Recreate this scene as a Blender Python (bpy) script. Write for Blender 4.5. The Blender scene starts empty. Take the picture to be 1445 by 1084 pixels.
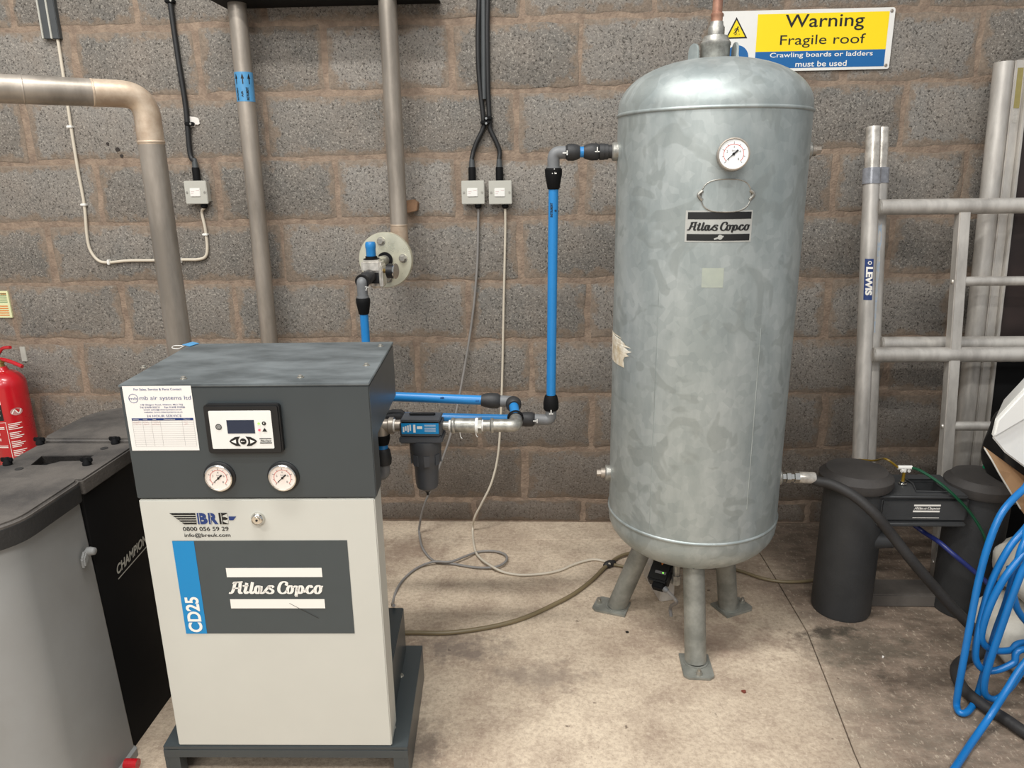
import bpy, bmesh, math, random
from mathutils import Vector, Matrix
sc = bpy.context.scene
COL = sc.collection
random.seed(7)

# ------------------------------------------------------------------ camera, world, lights, exposure
YAW, PITCH, ROLL = -0.0471669, -0.27537167, -0.01498349
CAM = Vector((1.6542, -2.7952, 1.3823))
FPX = 1045.56
Fd = Vector((math.sin(YAW)*math.cos(PITCH), math.cos(YAW)*math.cos(PITCH), math.sin(PITCH)))
R0 = Vector((math.cos(YAW), -math.sin(YAW), 0)); U0 = R0.cross(Fd)
Rd = R0*math.cos(ROLL)+U0*math.sin(ROLL); Ud = -R0*math.sin(ROLL)+U0*math.cos(ROLL)
cd = bpy.data.cameras.new('camera'); cam = bpy.data.objects.new('camera', cd); COL.objects.link(cam)
cam.matrix_world = Matrix(((Rd.x, Ud.x, -Fd.x, CAM.x), (Rd.y, Ud.y, -Fd.y, CAM.y), (Rd.z, Ud.z, -Fd.z, CAM.z), (0, 0, 0, 1)))
cd.sensor_fit = 'HORIZONTAL'; cd.sensor_width = 36; cd.lens = FPX/1445*36; cd.clip_start = .05
sc.camera = cam

w = bpy.data.worlds.new('world'); sc.world = w; w.use_nodes = True
w.node_tree.nodes['Background'].inputs[0].default_value = (.93, .96, 1, 1)
w.node_tree.nodes['Background'].inputs[1].default_value = .42

def lamp(name, loc, sx, sy, power, target=None, col=(1, .985, .955)):
    l = bpy.data.lights.new(name, 'AREA'); l.shape = 'RECTANGLE'; l.size = sx; l.size_y = sy; l.energy = power; l.color = col
    o = bpy.data.objects.new(name, l); COL.objects.link(o); o.location = loc
    if target is not None:
        o.rotation_euler = (Vector(target)-Vector(loc)).to_track_quat('-Z', 'Y').to_euler()
    return o
lamp('strip_lamp', (.9, -1.9, 4.0), 1.6, .25, 84)
lamp('strip_lamp', (-.9, -3.0, 3.9), 1.6, .25, 66)
lamp('strip_lamp', (2.3, -4.2, 4.0), 1.6, .3, 84)
lamp('strip_lamp', (.3, -5.5, 3.4), 2.4, 1.0, 66, target=(1.4, 0, .6))
sc.view_settings.view_transform = 'Standard'; sc.view_settings.look = 'None'
sc.view_settings.gamma = 1; sc.view_settings.use_curve_mapping = False
sc.view_settings.exposure = 0.16

# ------------------------------------------------------------------ helpers
def ray(px, py): return Fd*FPX+Rd*(px-722.5)-Ud*(py-542)
def at(px, py, ax, v):
    """the point of the plane coordinate[ax]=v seen at a pixel of the photograph"""
    d = ray(px, py); return CAM+d*((v-CAM[ax])/d[ax])
def AY(px, py, y): return at(px, py, 1, y)
def FL(px, py, z=0.): return at(px, py, 2, z)

def lin(c): return tuple(((x/255)/12.92 if x/255 <= .04045 else ((x/255+.055)/1.055)**2.4) for x in c)+(1,)
MATS = {}
def mat(name, rgb, rough=.5, metal=0., var=.12, vs=6., bump=0., bs=80., rgb2=None, spec=.5, em=None, detail=5, streak=None, coat=0):
    """rgb in sRGB 0-255; noise mixes rgb with rgb2 (or with a darker tone of itself)"""
    m = bpy.data.materials.new(name); m.use_nodes = True; n = m.node_tree.nodes; L = m.node_tree.links
    b = n['Principled BSDF']; b.inputs['Roughness'].default_value = rough; b.inputs['Metallic'].default_value = metal
    b.inputs['Specular IOR Level'].default_value = spec
    b.inputs['Coat Weight'].default_value = coat
    c1 = lin(rgb); c2 = lin(rgb2) if rgb2 else tuple(x*(1-var) for x in c1[:3])+(1,)
    tc = n.new('ShaderNodeTexCoord'); no = n.new('ShaderNodeTexNoise'); no.inputs['Scale'].default_value = vs; no.inputs['Detail'].default_value = detail
    no.inputs['Roughness'].default_value = .62
    src = tc.outputs['Object']
    if streak:
        mp = n.new('ShaderNodeMapping'); mp.inputs['Scale'].default_value = streak; L.new(src, mp.inputs[0]); src = mp.outputs[0]
    L.new(src, no.inputs['Vector'])
    r = n.new('ShaderNodeValToRGB'); r.color_ramp.elements[0].position = .38; r.color_ramp.elements[1].position = .62
    r.color_ramp.elements[0].color = c2; r.color_ramp.elements[1].color = c1
    L.new(no.outputs[0], r.inputs[0]); L.new(r.outputs[0], b.inputs['Base Color'])
    mr = n.new('ShaderNodeMapRange'); mr.inputs[3].default_value = max(0, rough-.07); mr.inputs[4].default_value = min(1, rough+.07)
    L.new(no.outputs[0], mr.inputs[0]); L.new(mr.outputs[0], b.inputs['Roughness'])
    if bump:
        n2 = n.new('ShaderNodeTexNoise'); n2.inputs['Scale'].default_value = bs; n2.inputs['Detail'].default_value = 4
        L.new(tc.outputs['Object'], n2.inputs['Vector'])
        bp = n.new('ShaderNodeBump'); bp.inputs['Strength'].default_value = bump; bp.inputs['Distance'].default_value = .004
        L.new(n2.outputs[0], bp.inputs['Height']); L.new(bp.outputs[0], b.inputs['Normal'])
    if em:
        b.inputs['Emission Color'].default_value = lin(rgb); b.inputs['Emission Strength'].default_value = em
    MATS[name] = m
    return m

class MB:
    def __init__(s): s.v = []; s.f = []
    def add(s, V, F):
        k = len(s.v); s.v += [Vector(p) for p in V]; s.f += [tuple(i+k for i in f) for f in F]; return s
    def box(s, c, sz, ax=None):
        c = Vector(c); X, Y, Z = ax if ax else (Vector((1, 0, 0)), Vector((0, 1, 0)), Vector((0, 0, 1)))
        V = [c+Vector(X)*(i*sz[0]/2)+Vector(Y)*(j*sz[1]/2)+Vector(Z)*(k*sz[2]/2) for k in (-1, 1) for j in (-1, 1) for i in (-1, 1)]
        return s.add(V, [(0, 2, 3, 1), (4, 5, 7, 6), (0, 1, 5, 4), (2, 6, 7, 3), (0, 4, 6, 2), (1, 3, 7, 5)])
    def span(s, a, b):
        a = Vector(a); b = Vector(b); return s.box((a+b)/2, b-a)
    def prism(s, pts, d):
        """closed 3D polygon pts swept by vector d"""
        n = len(pts); d = Vector(d); V = [Vector(p) for p in pts]+[Vector(p)+d for p in pts]
        F = [tuple(range(n-1, -1, -1)), tuple(range(n, 2*n))]+[(i, (i+1) % n, n+(i+1) % n, n+i) for i in range(n)]
        return s.add(V, F)
    def lathe(s, base, axis, prof, seg=32, cap=True):
        """prof: list of (radius, distance along axis)"""
        base = Vector(base); a = Vector(axis).normalized()
        h = Vector((0, 0, 1)) if abs(a.z) < .9 else Vector((1, 0, 0))
        x = a.cross(h).normalized(); y = a.cross(x).normalized(); V = []; F = []
        for r, t in prof:
            for i in range(seg):
                q = 2*math.pi*i/seg; V.append(base+a*t+x*(r*math.cos(q))+y*(r*math.sin(q)))
        for j in range(len(prof)-1):
            for i in range(seg):
                k = (i+1) % seg; F.append((j*seg+i, j*seg+k, (j+1)*seg+k, (j+1)*seg+i))
        if cap:
            if prof[0][0] > 1e-5: F.append(tuple(range(seg-1, -1, -1)))
            if prof[-1][0] > 1e-5: F.append(tuple((len(prof)-1)*seg+i for i in range(seg)))
        return s.add(V, F)
    def cyl(s, a, b, r, seg=24, r2=None):
        a = Vector(a); b = Vector(b); return s.lathe(a, b-a, [(r, 0), (r if r2 is None else r2, (b-a).length)], seg)
    def tube(s, path, r, seg=14, cap=True):
        P = [Vector(p) for p in path]; T = []
        for i in range(len(P)):
            t = (P[min(i+1, len(P)-1)]-P[max(i-1, 0)]); T.append(t.normalized())
        a = T[0].cross(Vector((0, 0, 1)) if abs(T[0].z) < .9 else Vector((1, 0, 0))).normalized(); V = []; F = []
        for i, p in enumerate(P):
            a = (a-T[i]*a.dot(T[i])).normalized(); b = T[i].cross(a)
            rr = r[i] if isinstance(r, (list, tuple)) else r
            for k in range(seg):
                q = 2*math.pi*k/seg; V.append(p+a*(rr*math.cos(q))+b*(rr*math.sin(q)))
        for j in range(len(P)-1):
            for i in range(seg):
                k = (i+1) % seg; F.append((j*seg+i, j*seg+k, (j+1)*seg+k, (j+1)*seg+i))
        if cap: F += [tuple(range(seg-1, -1, -1)), tuple((len(P)-1)*seg+i for i in range(seg))]
        return s.add(V, F)
    def disc(s, c, n, r, seg=28):
        return s.lathe(Vector(c), n, [(r, 0), (r, .0012)], seg)
    def ring(s, c, n, ri, ro, t=.002, seg=32):
        return s.lathe(c, n, [(ri, 0), (ro, 0), (ro, t), (ri, t), (ri, 0)], seg, cap=False)

def build(name, mb, m, parent=None, smooth=True, bevel=0, bseg=2, label=None, cat=None, group=None, kind=None, origin=None, ang=38):
    v = mb.v; lo = Vector([min(p[i] for p in v) for i in range(3)]); hi = Vector([max(p[i] for p in v) for i in range(3)])
    o_ = Vector(origin) if origin is not None else Vector(((lo.x+hi.x)/2, (lo.y+hi.y)/2, lo.z))
    me = bpy.data.meshes.new(name); me.from_pydata([tuple(p-o_) for p in v], [], mb.f); me.validate()
    if bevel or True:
        bm = bmesh.new(); bm.from_mesh(me); bmesh.ops.recalc_face_normals(bm, faces=bm.faces)
        if bevel:
            es = [e for e in bm.edges if len(e.link_faces) == 2 and e.calc_face_angle(0) > .6]
            bmesh.ops.bevel(bm, geom=es, offset=bevel, segments=bseg, affect='EDGES', clamp_overlap=True)
        bm.to_mesh(me); bm.free()
    if smooth:
        me.polygons.foreach_set('use_smooth', [True]*len(me.polygons)); me.set_sharp_from_angle(angle=math.radians(ang))
    me.materials.append(MATS[m] if isinstance(m, str) else m)
    o = bpy.data.objects.new(name, me); COL.objects.link(o)
    if parent: o.parent = parent; o.location = o_-wloc(parent)
    else: o.location = o_
    tag(o, label, cat, group, kind)
    return o
def carve(o, mb):
    """cut the solid mb (world coordinates) out of object o"""
    c = build('cut', mb, o.data.materials[0], smooth=False); md = o.modifiers.new('cut', 'BOOLEAN'); md.object = c; md.solver = 'EXACT'
    bpy.context.view_layer.update(); dg = bpy.context.evaluated_depsgraph_get(); me = bpy.data.meshes.new_from_object(o.evaluated_get(dg))
    o.modifiers.remove(md); o.data = me; cm = c.data; bpy.data.objects.remove(c); bpy.data.meshes.remove(cm)
def wloc(o):
    p = Vector(o.location)
    while o.parent: o = o.parent; p = p+Vector(o.location)
    return p
def tag(o, label=None, cat=None, group=None, kind=None):
    for k, x in (('label', label), ('category', cat), ('group', group), ('kind', kind)):
        if x: o[k] = x
def thing(name, loc, label, cat, group=None):
    o = bpy.data.objects.new(name, None); COL.objects.link(o); o.location = Vector(loc); o.empty_display_size = .1
    tag(o, label, cat, group); return o

def spline(P, n=8):
    P = [Vector(p) for p in P]; Q = [P[0]*2-P[1]]+P+[P[-1]*2-P[-2]]; out = []
    for i in range(1, len(Q)-2):
        a, b, c, d = Q[i-1:i+3]
        for k in range(n):
            t = k/n; out.append(.5*((2*b)+(c-a)*t+(2*a-5*b+4*c-d)*t*t+(-a+3*b-3*c+d)*t**3))
    return out+[P[-1]]
def fillet(P, r, n=8):
    P = [Vector(p) for p in P]; out = [P[0]]
    for i in range(1, len(P)-1):
        a = (P[i-1]-P[i]); b = (P[i+1]-P[i]); rr = min(r, a.length*.49, b.length*.49); A = P[i]+a.normalized()*rr; B = P[i]+b.normalized()*rr
        for k in range(n+1):
            t = k/n; out.append(A*(1-t)**2+P[i]*2*t*(1-t)+B*t*t)
    return out+[P[-1]]

# ---- lettering
_tc = {}
def text_geo(s, bold=0., shear=0., sp=1., wsp=1.):
    k = (s, bold, shear, sp, wsp)
    if k not in _tc:
        cu = bpy.data.curves.new('t', 'FONT'); cu.body = s; cu.size = 1; cu.offset = bold; cu.shear = shear; cu.space_character = sp; cu.space_word = wsp; cu.resolution_u = 4
        ob = bpy.data.objects.new('t', cu); me = bpy.data.meshes.new_from_object(ob)
        V = [(p.co.x, p.co.y) for p in me.vertices]; F = [tuple(p.vertices) for p in me.polygons]
        bpy.data.objects.remove(ob); bpy.data.curves.remove(cu); bpy.data.meshes.remove(me)
        x0 = min(p[0] for p in V); x1 = max(p[0] for p in V); y0 = min(p[1] for p in V); y1 = max(p[1] for p in V)
        _tc[k] = (V, F, x0, x1, y0, y1)
    return _tc[k]
def text(mb, s, f, x0, y0, x1, y1, **kw):
    """lay the words s into the rectangle x0..x1, y0..y1 of the surface f(x, y)"""
    V, F, a, b, c, d = text_geo(s, **kw)
    return mb.add([f(x0+(x-a)/(b-a)*(x1-x0), y0+(y-c)/(d-c)*(y1-y0)) for x, y in V], F)
def rect(mb, f, x0, y0, x1, y1, n=1):
    V = []; F = []
    for i in range(n+1):
        x = x0+(x1-x0)*i/n; V += [f(x, y0), f(x, y1)]
    for i in range(n): F.append((2*i, 2*i+2, 2*i+3, 2*i+1))
    return mb.add(V, F)
def poly(mb, f, P): return mb.add([f(*p) for p in P], [tuple(range(len(P)))])
def circ(mb, f, cx, cy, r, n=24, ri=0, a0=0, a1=360):
    V = []; F = []; full = abs(a1-a0) >= 360
    m = n if full else n+1
    if ri == 0 and full: return poly(mb, f, [(cx+r*math.cos(2*math.pi*i/n), cy+r*math.sin(2*math.pi*i/n)) for i in range(n)])
    for i in range(m):
        q = math.radians(a0+(a1-a0)*i/n); V += [f(cx+ri*math.cos(q), cy+ri*math.sin(q)), f(cx+r*math.cos(q), cy+r*math.sin(q))]
    for i in range(n):
        k = (i+1) % m; F.append((2*i, 2*i+1, 2*k+1, 2*k))
    return mb.add(V, F)
def stroke(mb, f, P, wmin, wmax, smooth=True, n=5):
    """a pen stroke with a broad nib: thick where it runs up and down"""
    Q = [Vector((p[0], p[1], 0)) for p in P]
    if smooth and len(Q) > 2: Q = spline(Q, n)
    V = []; F = []
    for i, p in enumerate(Q):
        t = (Q[min(i+1, len(Q)-1)]-Q[max(i-1, 0)]).normalized(); wd = wmin+(wmax-wmin)*abs(t.y)**1.3; nn = Vector((-t.y, t.x, 0))*wd/2
        V += [f(p.x+nn.x, p.y+nn.y), f(p.x-nn.x, p.y-nn.y)]
    for i in range(len(Q)-1): F.append((2*i, 2*i+2, 2*i+3, 2*i+1))
    return mb.add(V, F)
def ell(cx, cy, rx, ry, sl=.2, n=16, a0=0, a1=360):
    return [(cx+rx*math.cos(math.radians(a0+(a1-a0)*i/n))+sl*ry*math.sin(math.radians(a0+(a1-a0)*i/n)), cy+ry*math.sin(math.radians(a0+(a1-a0)*i/n))) for i in range(n+1)]
SCRIPT = [  # pen strokes of the cursive company lettering, in units: x 0..718, y 0 baseline, caps 90
    [(2, 6), (12, 3), (26, 10), (40, 34), (52, 66), (62, 84), (80, 90)], [(44, 74), (58, 88), (84, 90), (116, 92)],
    [(98, 90), (90, 50), (82, 16), (88, 3), (104, 8)], [(34, 38), (60, 42), (92, 42)],
    [(146, 84), (134, 42), (124, 14), (132, 2), (152, 14)], [(112, 60), (132, 62), (156, 63)],
    [(190, 90), (176, 42), (167, 13), (176, 2), (194, 14)],
    ell(222, 30, 17, 28), [(252, 60), (246, 30), (241, 11), (250, 2), (268, 10), (276, 18)],
    [(344, 46), (334, 59), (316, 58), (308, 46), (322, 34), (336, 22), (328, 5), (308, 1), (292, 8), (290, 16)], [(268, 10), (286, 30), (312, 58)],
    [(440, 62), (446, 82), (428, 92), (402, 80), (384, 46), (384, 16), (402, 1), (426, 6), (444, 24)],
    ell(466, 30, 19, 29), [(484, 46), (498, 52), (512, 58)],
    [(526, 60), (516, 20), (506, -20)], ell(544, 30, 18, 28), [(498, -20), (520, -20)], [(560, 12), (576, 14), (590, 30)],
    [(632, 44), (628, 58), (612, 58), (596, 38), (594, 14), (606, 1), (624, 5), (646, 26)],
    ell(676, 30, 21, 30), [(694, 52), (706, 55), (716, 52)]]
def script_logo(mb, f, x0, y0, x1, y1):
    s = (x1-x0)/718; t = (y1-y0)/90
    g = lambda x, y: f(x0+x*s, y0+y*t)
    for P in SCRIPT: stroke(mb, g, P, 10, 24, n=4)
    return mb
# ------------------------------------------------------------------ materials
def block_mat():
    m = bpy.data.materials.new('concrete_block'); m.use_nodes = True; n = m.node_tree.nodes; L = m.node_tree.links; b = n['Principled BSDF']
    b.inputs['Roughness'].default_value = .93; b.inputs['Specular IOR Level'].default_value = .15
    tc = n.new('ShaderNodeTexCoord'); oi = n.new('ShaderNodeObjectInfo'); ge = n.new('ShaderNodeNewGeometry')
    def noise(sc_, det=4, ro=.6):
        x = n.new('ShaderNodeTexNoise'); x.inputs['Scale'].default_value = sc_; x.inputs['Detail'].default_value = det; x.inputs['Roughness'].default_value = ro
        L.new(ge.outputs['Position'], x.inputs['Vector']); return x.outputs[0]
    def ramp(src, p0, c0, p1, c1):
        r = n.new('ShaderNodeValToRGB'); e = r.color_ramp.elements; e[0].position = p0; e[1].position = p1; e[0].color = c0; e[1].color = c1; L.new(src, r.inputs[0]); return r.outputs[0]
    def mix(f, a, c, bt='MIX'):
        x = n.new('ShaderNodeMix'); x.data_type = 'RGBA'; x.blend_type = bt
        for s, v in ((0, f), (6, a), (7, c)):
            if isinstance(v, bpy.types.NodeSocket): L.new(v, x.inputs[s])
            else: x.inputs[s].default_value = v
        return x.outputs[2]
    def mth(op, a, c=None, c2=None):
        x = n.new('ShaderNodeMath'); x.operation = op
        for i, v in enumerate((a, c, c2)):
            if v is None: continue
            if isinstance(v, bpy.types.NodeSocket): L.new(v, x.inputs[i])
            else: x.inputs[i].default_value = v
        return x.outputs[0]
    base = ramp(oi.outputs['Random'], 0, lin((108, 105, 100)), 1, lin((136, 132, 126)))
    base = mix(ramp(noise(7), .35, (0, 0, 0, 1), .7, (.38, .38, .38, 1)), base, lin((150, 137, 124)))
    base = mix(ramp(noise(170, 3, .7), .54, (0, 0, 0, 1), .64, (.62, .62, .62, 1)), base, lin((180, 173, 162)))   # pale grains
    dark = noise(140, 4, .75)
    base = mix(ramp(dark, .36, (.9, .9, .9, 1), .47, (0, 0, 0, 1)), base, lin((58, 54, 50)))       # pits
    sx = n.new('ShaderNodeSeparateXYZ'); L.new(tc.outputs['Generated'], sx.inputs[0])
    dx = mth('MULTIPLY', mth('MINIMUM', sx.outputs[0], mth('SUBTRACT', 1, sx.outputs[0])), .44)
    dz = mth('MULTIPLY', mth('MINIMUM', sx.outputs[2], mth('SUBTRACT', 1, sx.outputs[2])), .215)
    d = mth('MINIMUM', dx, dz); wob = mth('MULTIPLY', mth('SUBTRACT', noise(12, 6, .7), .435), .17)
    sm = ramp(mth('SUBTRACT', d, wob), .002, (.82, .82, .82, 1), .018, (0, 0, 0, 1))
    smc = ramp(noise(60, 5, .7), .35, lin((118, 105, 92)), .65, lin((146, 130, 114)))
    base = mix(sm, base, smc)
    # low down the wall has shade painted in as a brown tint
    sz = n.new('ShaderNodeSeparateXYZ'); L.new(ge.outputs['Position'], sz.inputs[0])
    low = ramp(mth('ADD', sz.outputs[2], mth('MULTIPLY', noise(3), .3)), .2, (.55, .55, .55, 1), .95, (0, 0, 0, 1))
    base = mix(low, base, lin((92, 78, 66)))
    L.new(base, b.inputs['Base Color'])
    bp = n.new('ShaderNodeBump'); bp.inputs['Strength'].default_value = .8; bp.inputs['Distance'].default_value = .003
    L.new(mth('ADD', dark, mth('MULTIPLY', noise(35, 5), .6)), bp.inputs['Height']); L.new(bp.outputs[0], b.inputs['Normal'])
    MATS['block'] = m
block_mat()
def floor_mat():
    m = bpy.data.materials.new('concrete_floor'); m.use_nodes = True; n = m.node_tree.nodes; L = m.node_tree.links; b = n['Principled BSDF']
    b.inputs['Roughness'].default_value = .8; b.inputs['Specular IOR Level'].default_value = .25
    ge = n.new('ShaderNodeNewGeometry')
    def noise(sc_, det=4, ro=.6, st=None):
        x = n.new('ShaderNodeTexNoise'); x.inputs['Scale'].default_value = sc_; x.inputs['Detail'].default_value = det; x.inputs['Roughness'].default_value = ro
        if st:
            mp = n.new('ShaderNodeMapping'); mp.inputs['Scale'].default_value = st; L.new(ge.outputs['Position'], mp.inputs[0]); L.new(mp.outputs[0], x.inputs[0])
        else: L.new(ge.outputs['Position'], x.inputs['Vector'])
        return x.outputs[0]
    def ramp(src, p0, c0, p1, c1):
        r = n.new('ShaderNodeValToRGB'); e = r.color_ramp.elements; e[0].position = p0; e[1].position = p1; e[0].color = c0; e[1].color = c1; L.new(src, r.inputs[0]); return r.outputs[0]
    def mix(f, a, c):
        x = n.new('ShaderNodeMix'); x.data_type = 'RGBA'
        for s, v in ((0, f), (6, a), (7, c)):
            if isinstance(v, bpy.types.NodeSocket): L.new(v, x.inputs[s])
            else: x.inputs[s].default_value = v
        return x.outputs[2]
    def mth(op, a, c=None):
        x = n.new('ShaderNodeMath'); x.operation = op
        for i, v in enumerate((a, c)):
            if v is None: continue
            if isinstance(v, bpy.types.NodeSocket): L.new(v, x.inputs[i])
            else: x.inputs[i].default_value = v
        return x.outputs[0]
    base = ramp(noise(3.2, 6, .65), .38, lin((186, 168, 147)), .62, lin((212, 195, 172)))
    base = mix(ramp(noise(9, 6, .7), .48, (0, 0, 0, 1), .66, (.55, .55, .55, 1)), base, lin((150, 130, 114)))
    base = mix(ramp(noise(38, 5, .7, (1, 2.5, 1)), .54, (0, 0, 0, 1), .68, (.5, .5, .5, 1)), base, lin((216, 199, 174)))
    base = mix(ramp(noise(150, 3, .7), .26, (.8, .8, .8, 1), .34, (0, 0, 0, 1)), base, lin((92, 78, 66)))
    base = mix(ramp(noise(26, 3, .5), .25, (.75, .75, .75, 1), .285, (0, 0, 0, 1)), base, lin((84, 72, 62)))
    s = n.new('ShaderNodeSeparateXYZ'); L.new(ge.outputs['Position'], s.inputs[0])
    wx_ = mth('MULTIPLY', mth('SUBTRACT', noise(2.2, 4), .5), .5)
    # trodden-in dirt and painted-in shade on the slab under the stored gear
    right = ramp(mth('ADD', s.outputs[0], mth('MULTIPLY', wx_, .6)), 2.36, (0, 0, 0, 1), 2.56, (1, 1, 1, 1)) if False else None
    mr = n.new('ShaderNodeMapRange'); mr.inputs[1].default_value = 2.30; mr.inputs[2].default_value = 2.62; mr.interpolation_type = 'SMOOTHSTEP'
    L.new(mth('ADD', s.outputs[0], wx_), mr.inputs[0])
    dirt_shade = mix(ramp(noise(11, 6, .7, (1, 2, 1)), .42, (0, 0, 0, 1), .62, (1, 1, 1, 1)), lin((90, 79, 69)), lin((134, 118, 104)))
    base = mix(mth('MULTIPLY', mr.outputs[0], .86), base, dirt_shade)
    mr2 = n.new('ShaderNodeMapRange'); mr2.inputs[1].default_value = -.85; mr2.inputs[2].default_value = -.1; mr2.interpolation_type = 'SMOOTHSTEP'
    L.new(mth('ADD', s.outputs[1], wx_), mr2.inputs[0])
    base = mix(mth('MULTIPLY', mr2.outputs[0], .0), base, lin((128, 106, 90)))
    base = mix(ramp(noise(75, 6, .75), .40, (.34, .34, .34, 1), .56, (0, 0, 0, 1)), base, lin((120, 98, 84)))
    base = mix(ramp(noise(55, 5, .75, (1.6, .8, 1)), .56, (0, 0, 0, 1), .66, (.42, .42, .42, 1)), base, lin((222, 206, 184)))
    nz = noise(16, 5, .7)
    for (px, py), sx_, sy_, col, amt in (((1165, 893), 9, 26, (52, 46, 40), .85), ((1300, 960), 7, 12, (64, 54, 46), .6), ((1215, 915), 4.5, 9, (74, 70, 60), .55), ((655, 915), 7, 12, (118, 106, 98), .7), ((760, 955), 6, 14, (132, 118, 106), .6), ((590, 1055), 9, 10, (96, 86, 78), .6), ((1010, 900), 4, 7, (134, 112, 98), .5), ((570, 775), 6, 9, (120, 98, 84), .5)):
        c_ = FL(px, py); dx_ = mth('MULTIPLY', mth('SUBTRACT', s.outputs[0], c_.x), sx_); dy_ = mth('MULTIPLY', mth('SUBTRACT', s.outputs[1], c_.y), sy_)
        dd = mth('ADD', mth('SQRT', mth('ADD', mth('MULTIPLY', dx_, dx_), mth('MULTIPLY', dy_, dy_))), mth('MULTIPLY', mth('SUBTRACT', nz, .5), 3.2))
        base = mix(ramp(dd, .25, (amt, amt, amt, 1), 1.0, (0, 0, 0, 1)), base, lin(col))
    L.new(base, b.inputs['Base Color'])
    bp = n.new('ShaderNodeBump'); bp.inputs['Strength'].default_value = .8; bp.inputs['Distance'].default_value = .003
    L.new(mth('ADD', noise(60, 6, .7), noise(9, 4)), bp.inputs['Height']); L.new(bp.outputs[0], b.inputs['Normal'])
    MATS['floor'] = m
floor_mat()
mat('mortar', (152, 134, 117), .95, var=.22, vs=26, bump=1., bs=120, spec=.1, rgb2=(126, 110, 97), detail=8)
def galv_mat():
    m = mat('galvanised', (182, 188, 186), .44, .5, vs=9, rgb2=(158, 166, 165), bump=.06, bs=40, detail=6, streak=(1, 1, .35))
    n = m.node_tree.nodes; L = m.node_tree.links; b = n['Principled BSDF']; tc = n['Texture Coordinate']
    vo = n.new('ShaderNodeTexVoronoi'); vo.inputs['Scale'].default_value = 46; L.new(tc.outputs['Object'], vo.inputs['Vector'])
    ns = n.new('ShaderNodeTexNoise'); ns.inputs['Scale'].default_value = 9; ns.inputs['Distortion'].default_value = 1.2; L.new(tc.outputs['Object'], ns.inputs['Vector'])
    bw = n.new('ShaderNodeSeparateColor'); L.new(vo.outputs['Color'], bw.inputs[0])
    r = n.new('ShaderNodeValToRGB'); r.color_ramp.elements[0].position = .2; r.color_ramp.elements[1].position = .9
    r.color_ramp.elements[0].color = (.74, .77, .76, 1); r.color_ramp.elements[1].color = (1.08, 1.08, 1.06, 1); L.new(bw.outputs[0], r.inputs[0])
    src = b.inputs['Base Color'].links[0].from_socket
    mx = n.new('ShaderNodeMix'); mx.data_type = 'RGBA'; mx.blend_type = 'MULTIPLY'; mx.inputs[0].default_value = .34
    L.new(src, mx.inputs[6]); L.new(r.outputs[0], mx.inputs[7])
    r2 = n.new('ShaderNodeValToRGB'); e = r2.color_ramp.elements; e[0].position = .56; e[1].position = .60; e[0].color = (0, 0, 0, 1); e[1].color = (.4, .4, .4, 1); L.new(ns.outputs[0], r2.inputs[0])
    mx2 = n.new('ShaderNodeMix'); mx2.data_type = 'RGBA'; L.new(r2.outputs[0], mx2.inputs[0]); L.new(mx.outputs[2], mx2.inputs[6]); mx2.inputs[7].default_value = lin((140, 146, 142))
    L.new(mx2.outputs[2], b.inputs['Base Color'])
galv_mat()
mat('galv_leg', (158, 158, 150), .5, .45, vs=14, rgb2=(128, 129, 122), bump=.08)
mat('galv_fit', (178, 176, 168), .42, .7, vs=40, rgb2=(138, 136, 130), bump=.1)
mat('steel_pipe', (170, 160, 148), .42, .5, vs=9, rgb2=(134, 126, 116), streak=(1, 1, .25), bump=.05)
mat('heat_pipe', (206, 188, 166), .42, .4, vs=14, rgb2=(176, 154, 132))
mat('aluminium', (204, 199, 191), .42, .35, vs=16, rgb2=(174, 169, 162), streak=(1, 1, .3), bump=.04)
mat('bright_alu', (226, 220, 210), .3, .5, vs=30, rgb2=(180, 174, 164))
mat('clear_plastic', (150, 152, 158), .2, .2, var=.25, vs=60)
mat('zinc', (226, 222, 200), .28, .6, vs=12, rgb2=(204, 201, 178))
mat('chrome', (220, 218, 212), .15, 1., var=.08, vs=20)
mat('bolt', (190, 186, 176), .35, .8, var=.2, vs=60)
mat('copper', (180, 138, 116), .45, .4, vs=25, rgb2=(150, 108, 90))
mat('dark_panel', (62, 68, 70), .34, .0, var=.08, vs=4, spec=.5, detail=6)
mat('dusty_panel', (106, 112, 114), .45, .0, vs=5, rgb2=(72, 78, 80), detail=8, streak=(1, 2.2, 1))
mat('light_panel', (198, 197, 188), .42, .0, var=.03, vs=5)
mat('logo_panel', (66, 73, 75), .4, var=.04, vs=20)
mat('black', (22, 22, 23), .45, var=.2, vs=20)
mat('matt_black', (14, 14, 15), .7, var=.2, vs=20, spec=.2)
mat('fitting', (43, 43, 44), .55, var=.15, vs=60, bump=.1, bs=200)
mat('grey_fit', (112, 113, 114), .5, var=.12, vs=40)
mat('blue_pipe', (36, 124, 188), .35, var=.06, vs=10)
mat('blue_hose', (20, 112, 182), .3, var=.1, vs=14)
mat('navy_hose', (38, 48, 108), .35, var=.15, vs=14)
mat('blue_ink', (0, 130, 190), .4, var=.02)
mat('white_ink', (238, 234, 226), .5, var=.02)
mat('black_ink', (18, 18, 18), .5, var=.02)
mat('navy_ink', (28, 54, 112), .5, var=.02)
mat('violet_ink', (78, 84, 128), .5, var=.04)
mat('grey_ink', (120, 118, 118), .5, var=.04)
mat('pink_ink', (186, 130, 128), .5, var=.04)
mat('paper', (232, 228, 222), .6, var=.03)
mat('white_plastic', (232, 230, 224), .4, var=.04, vs=8)
mat('yellow', (250, 218, 10), .4, var=.02)
mat('sign_blue', (18, 98, 160), .4, var=.04)
mat('switch_grey', (184, 182, 172), .4, var=.05)
mat('trunking', (70, 73, 74), .5, var=.15, vs=12)
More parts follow.
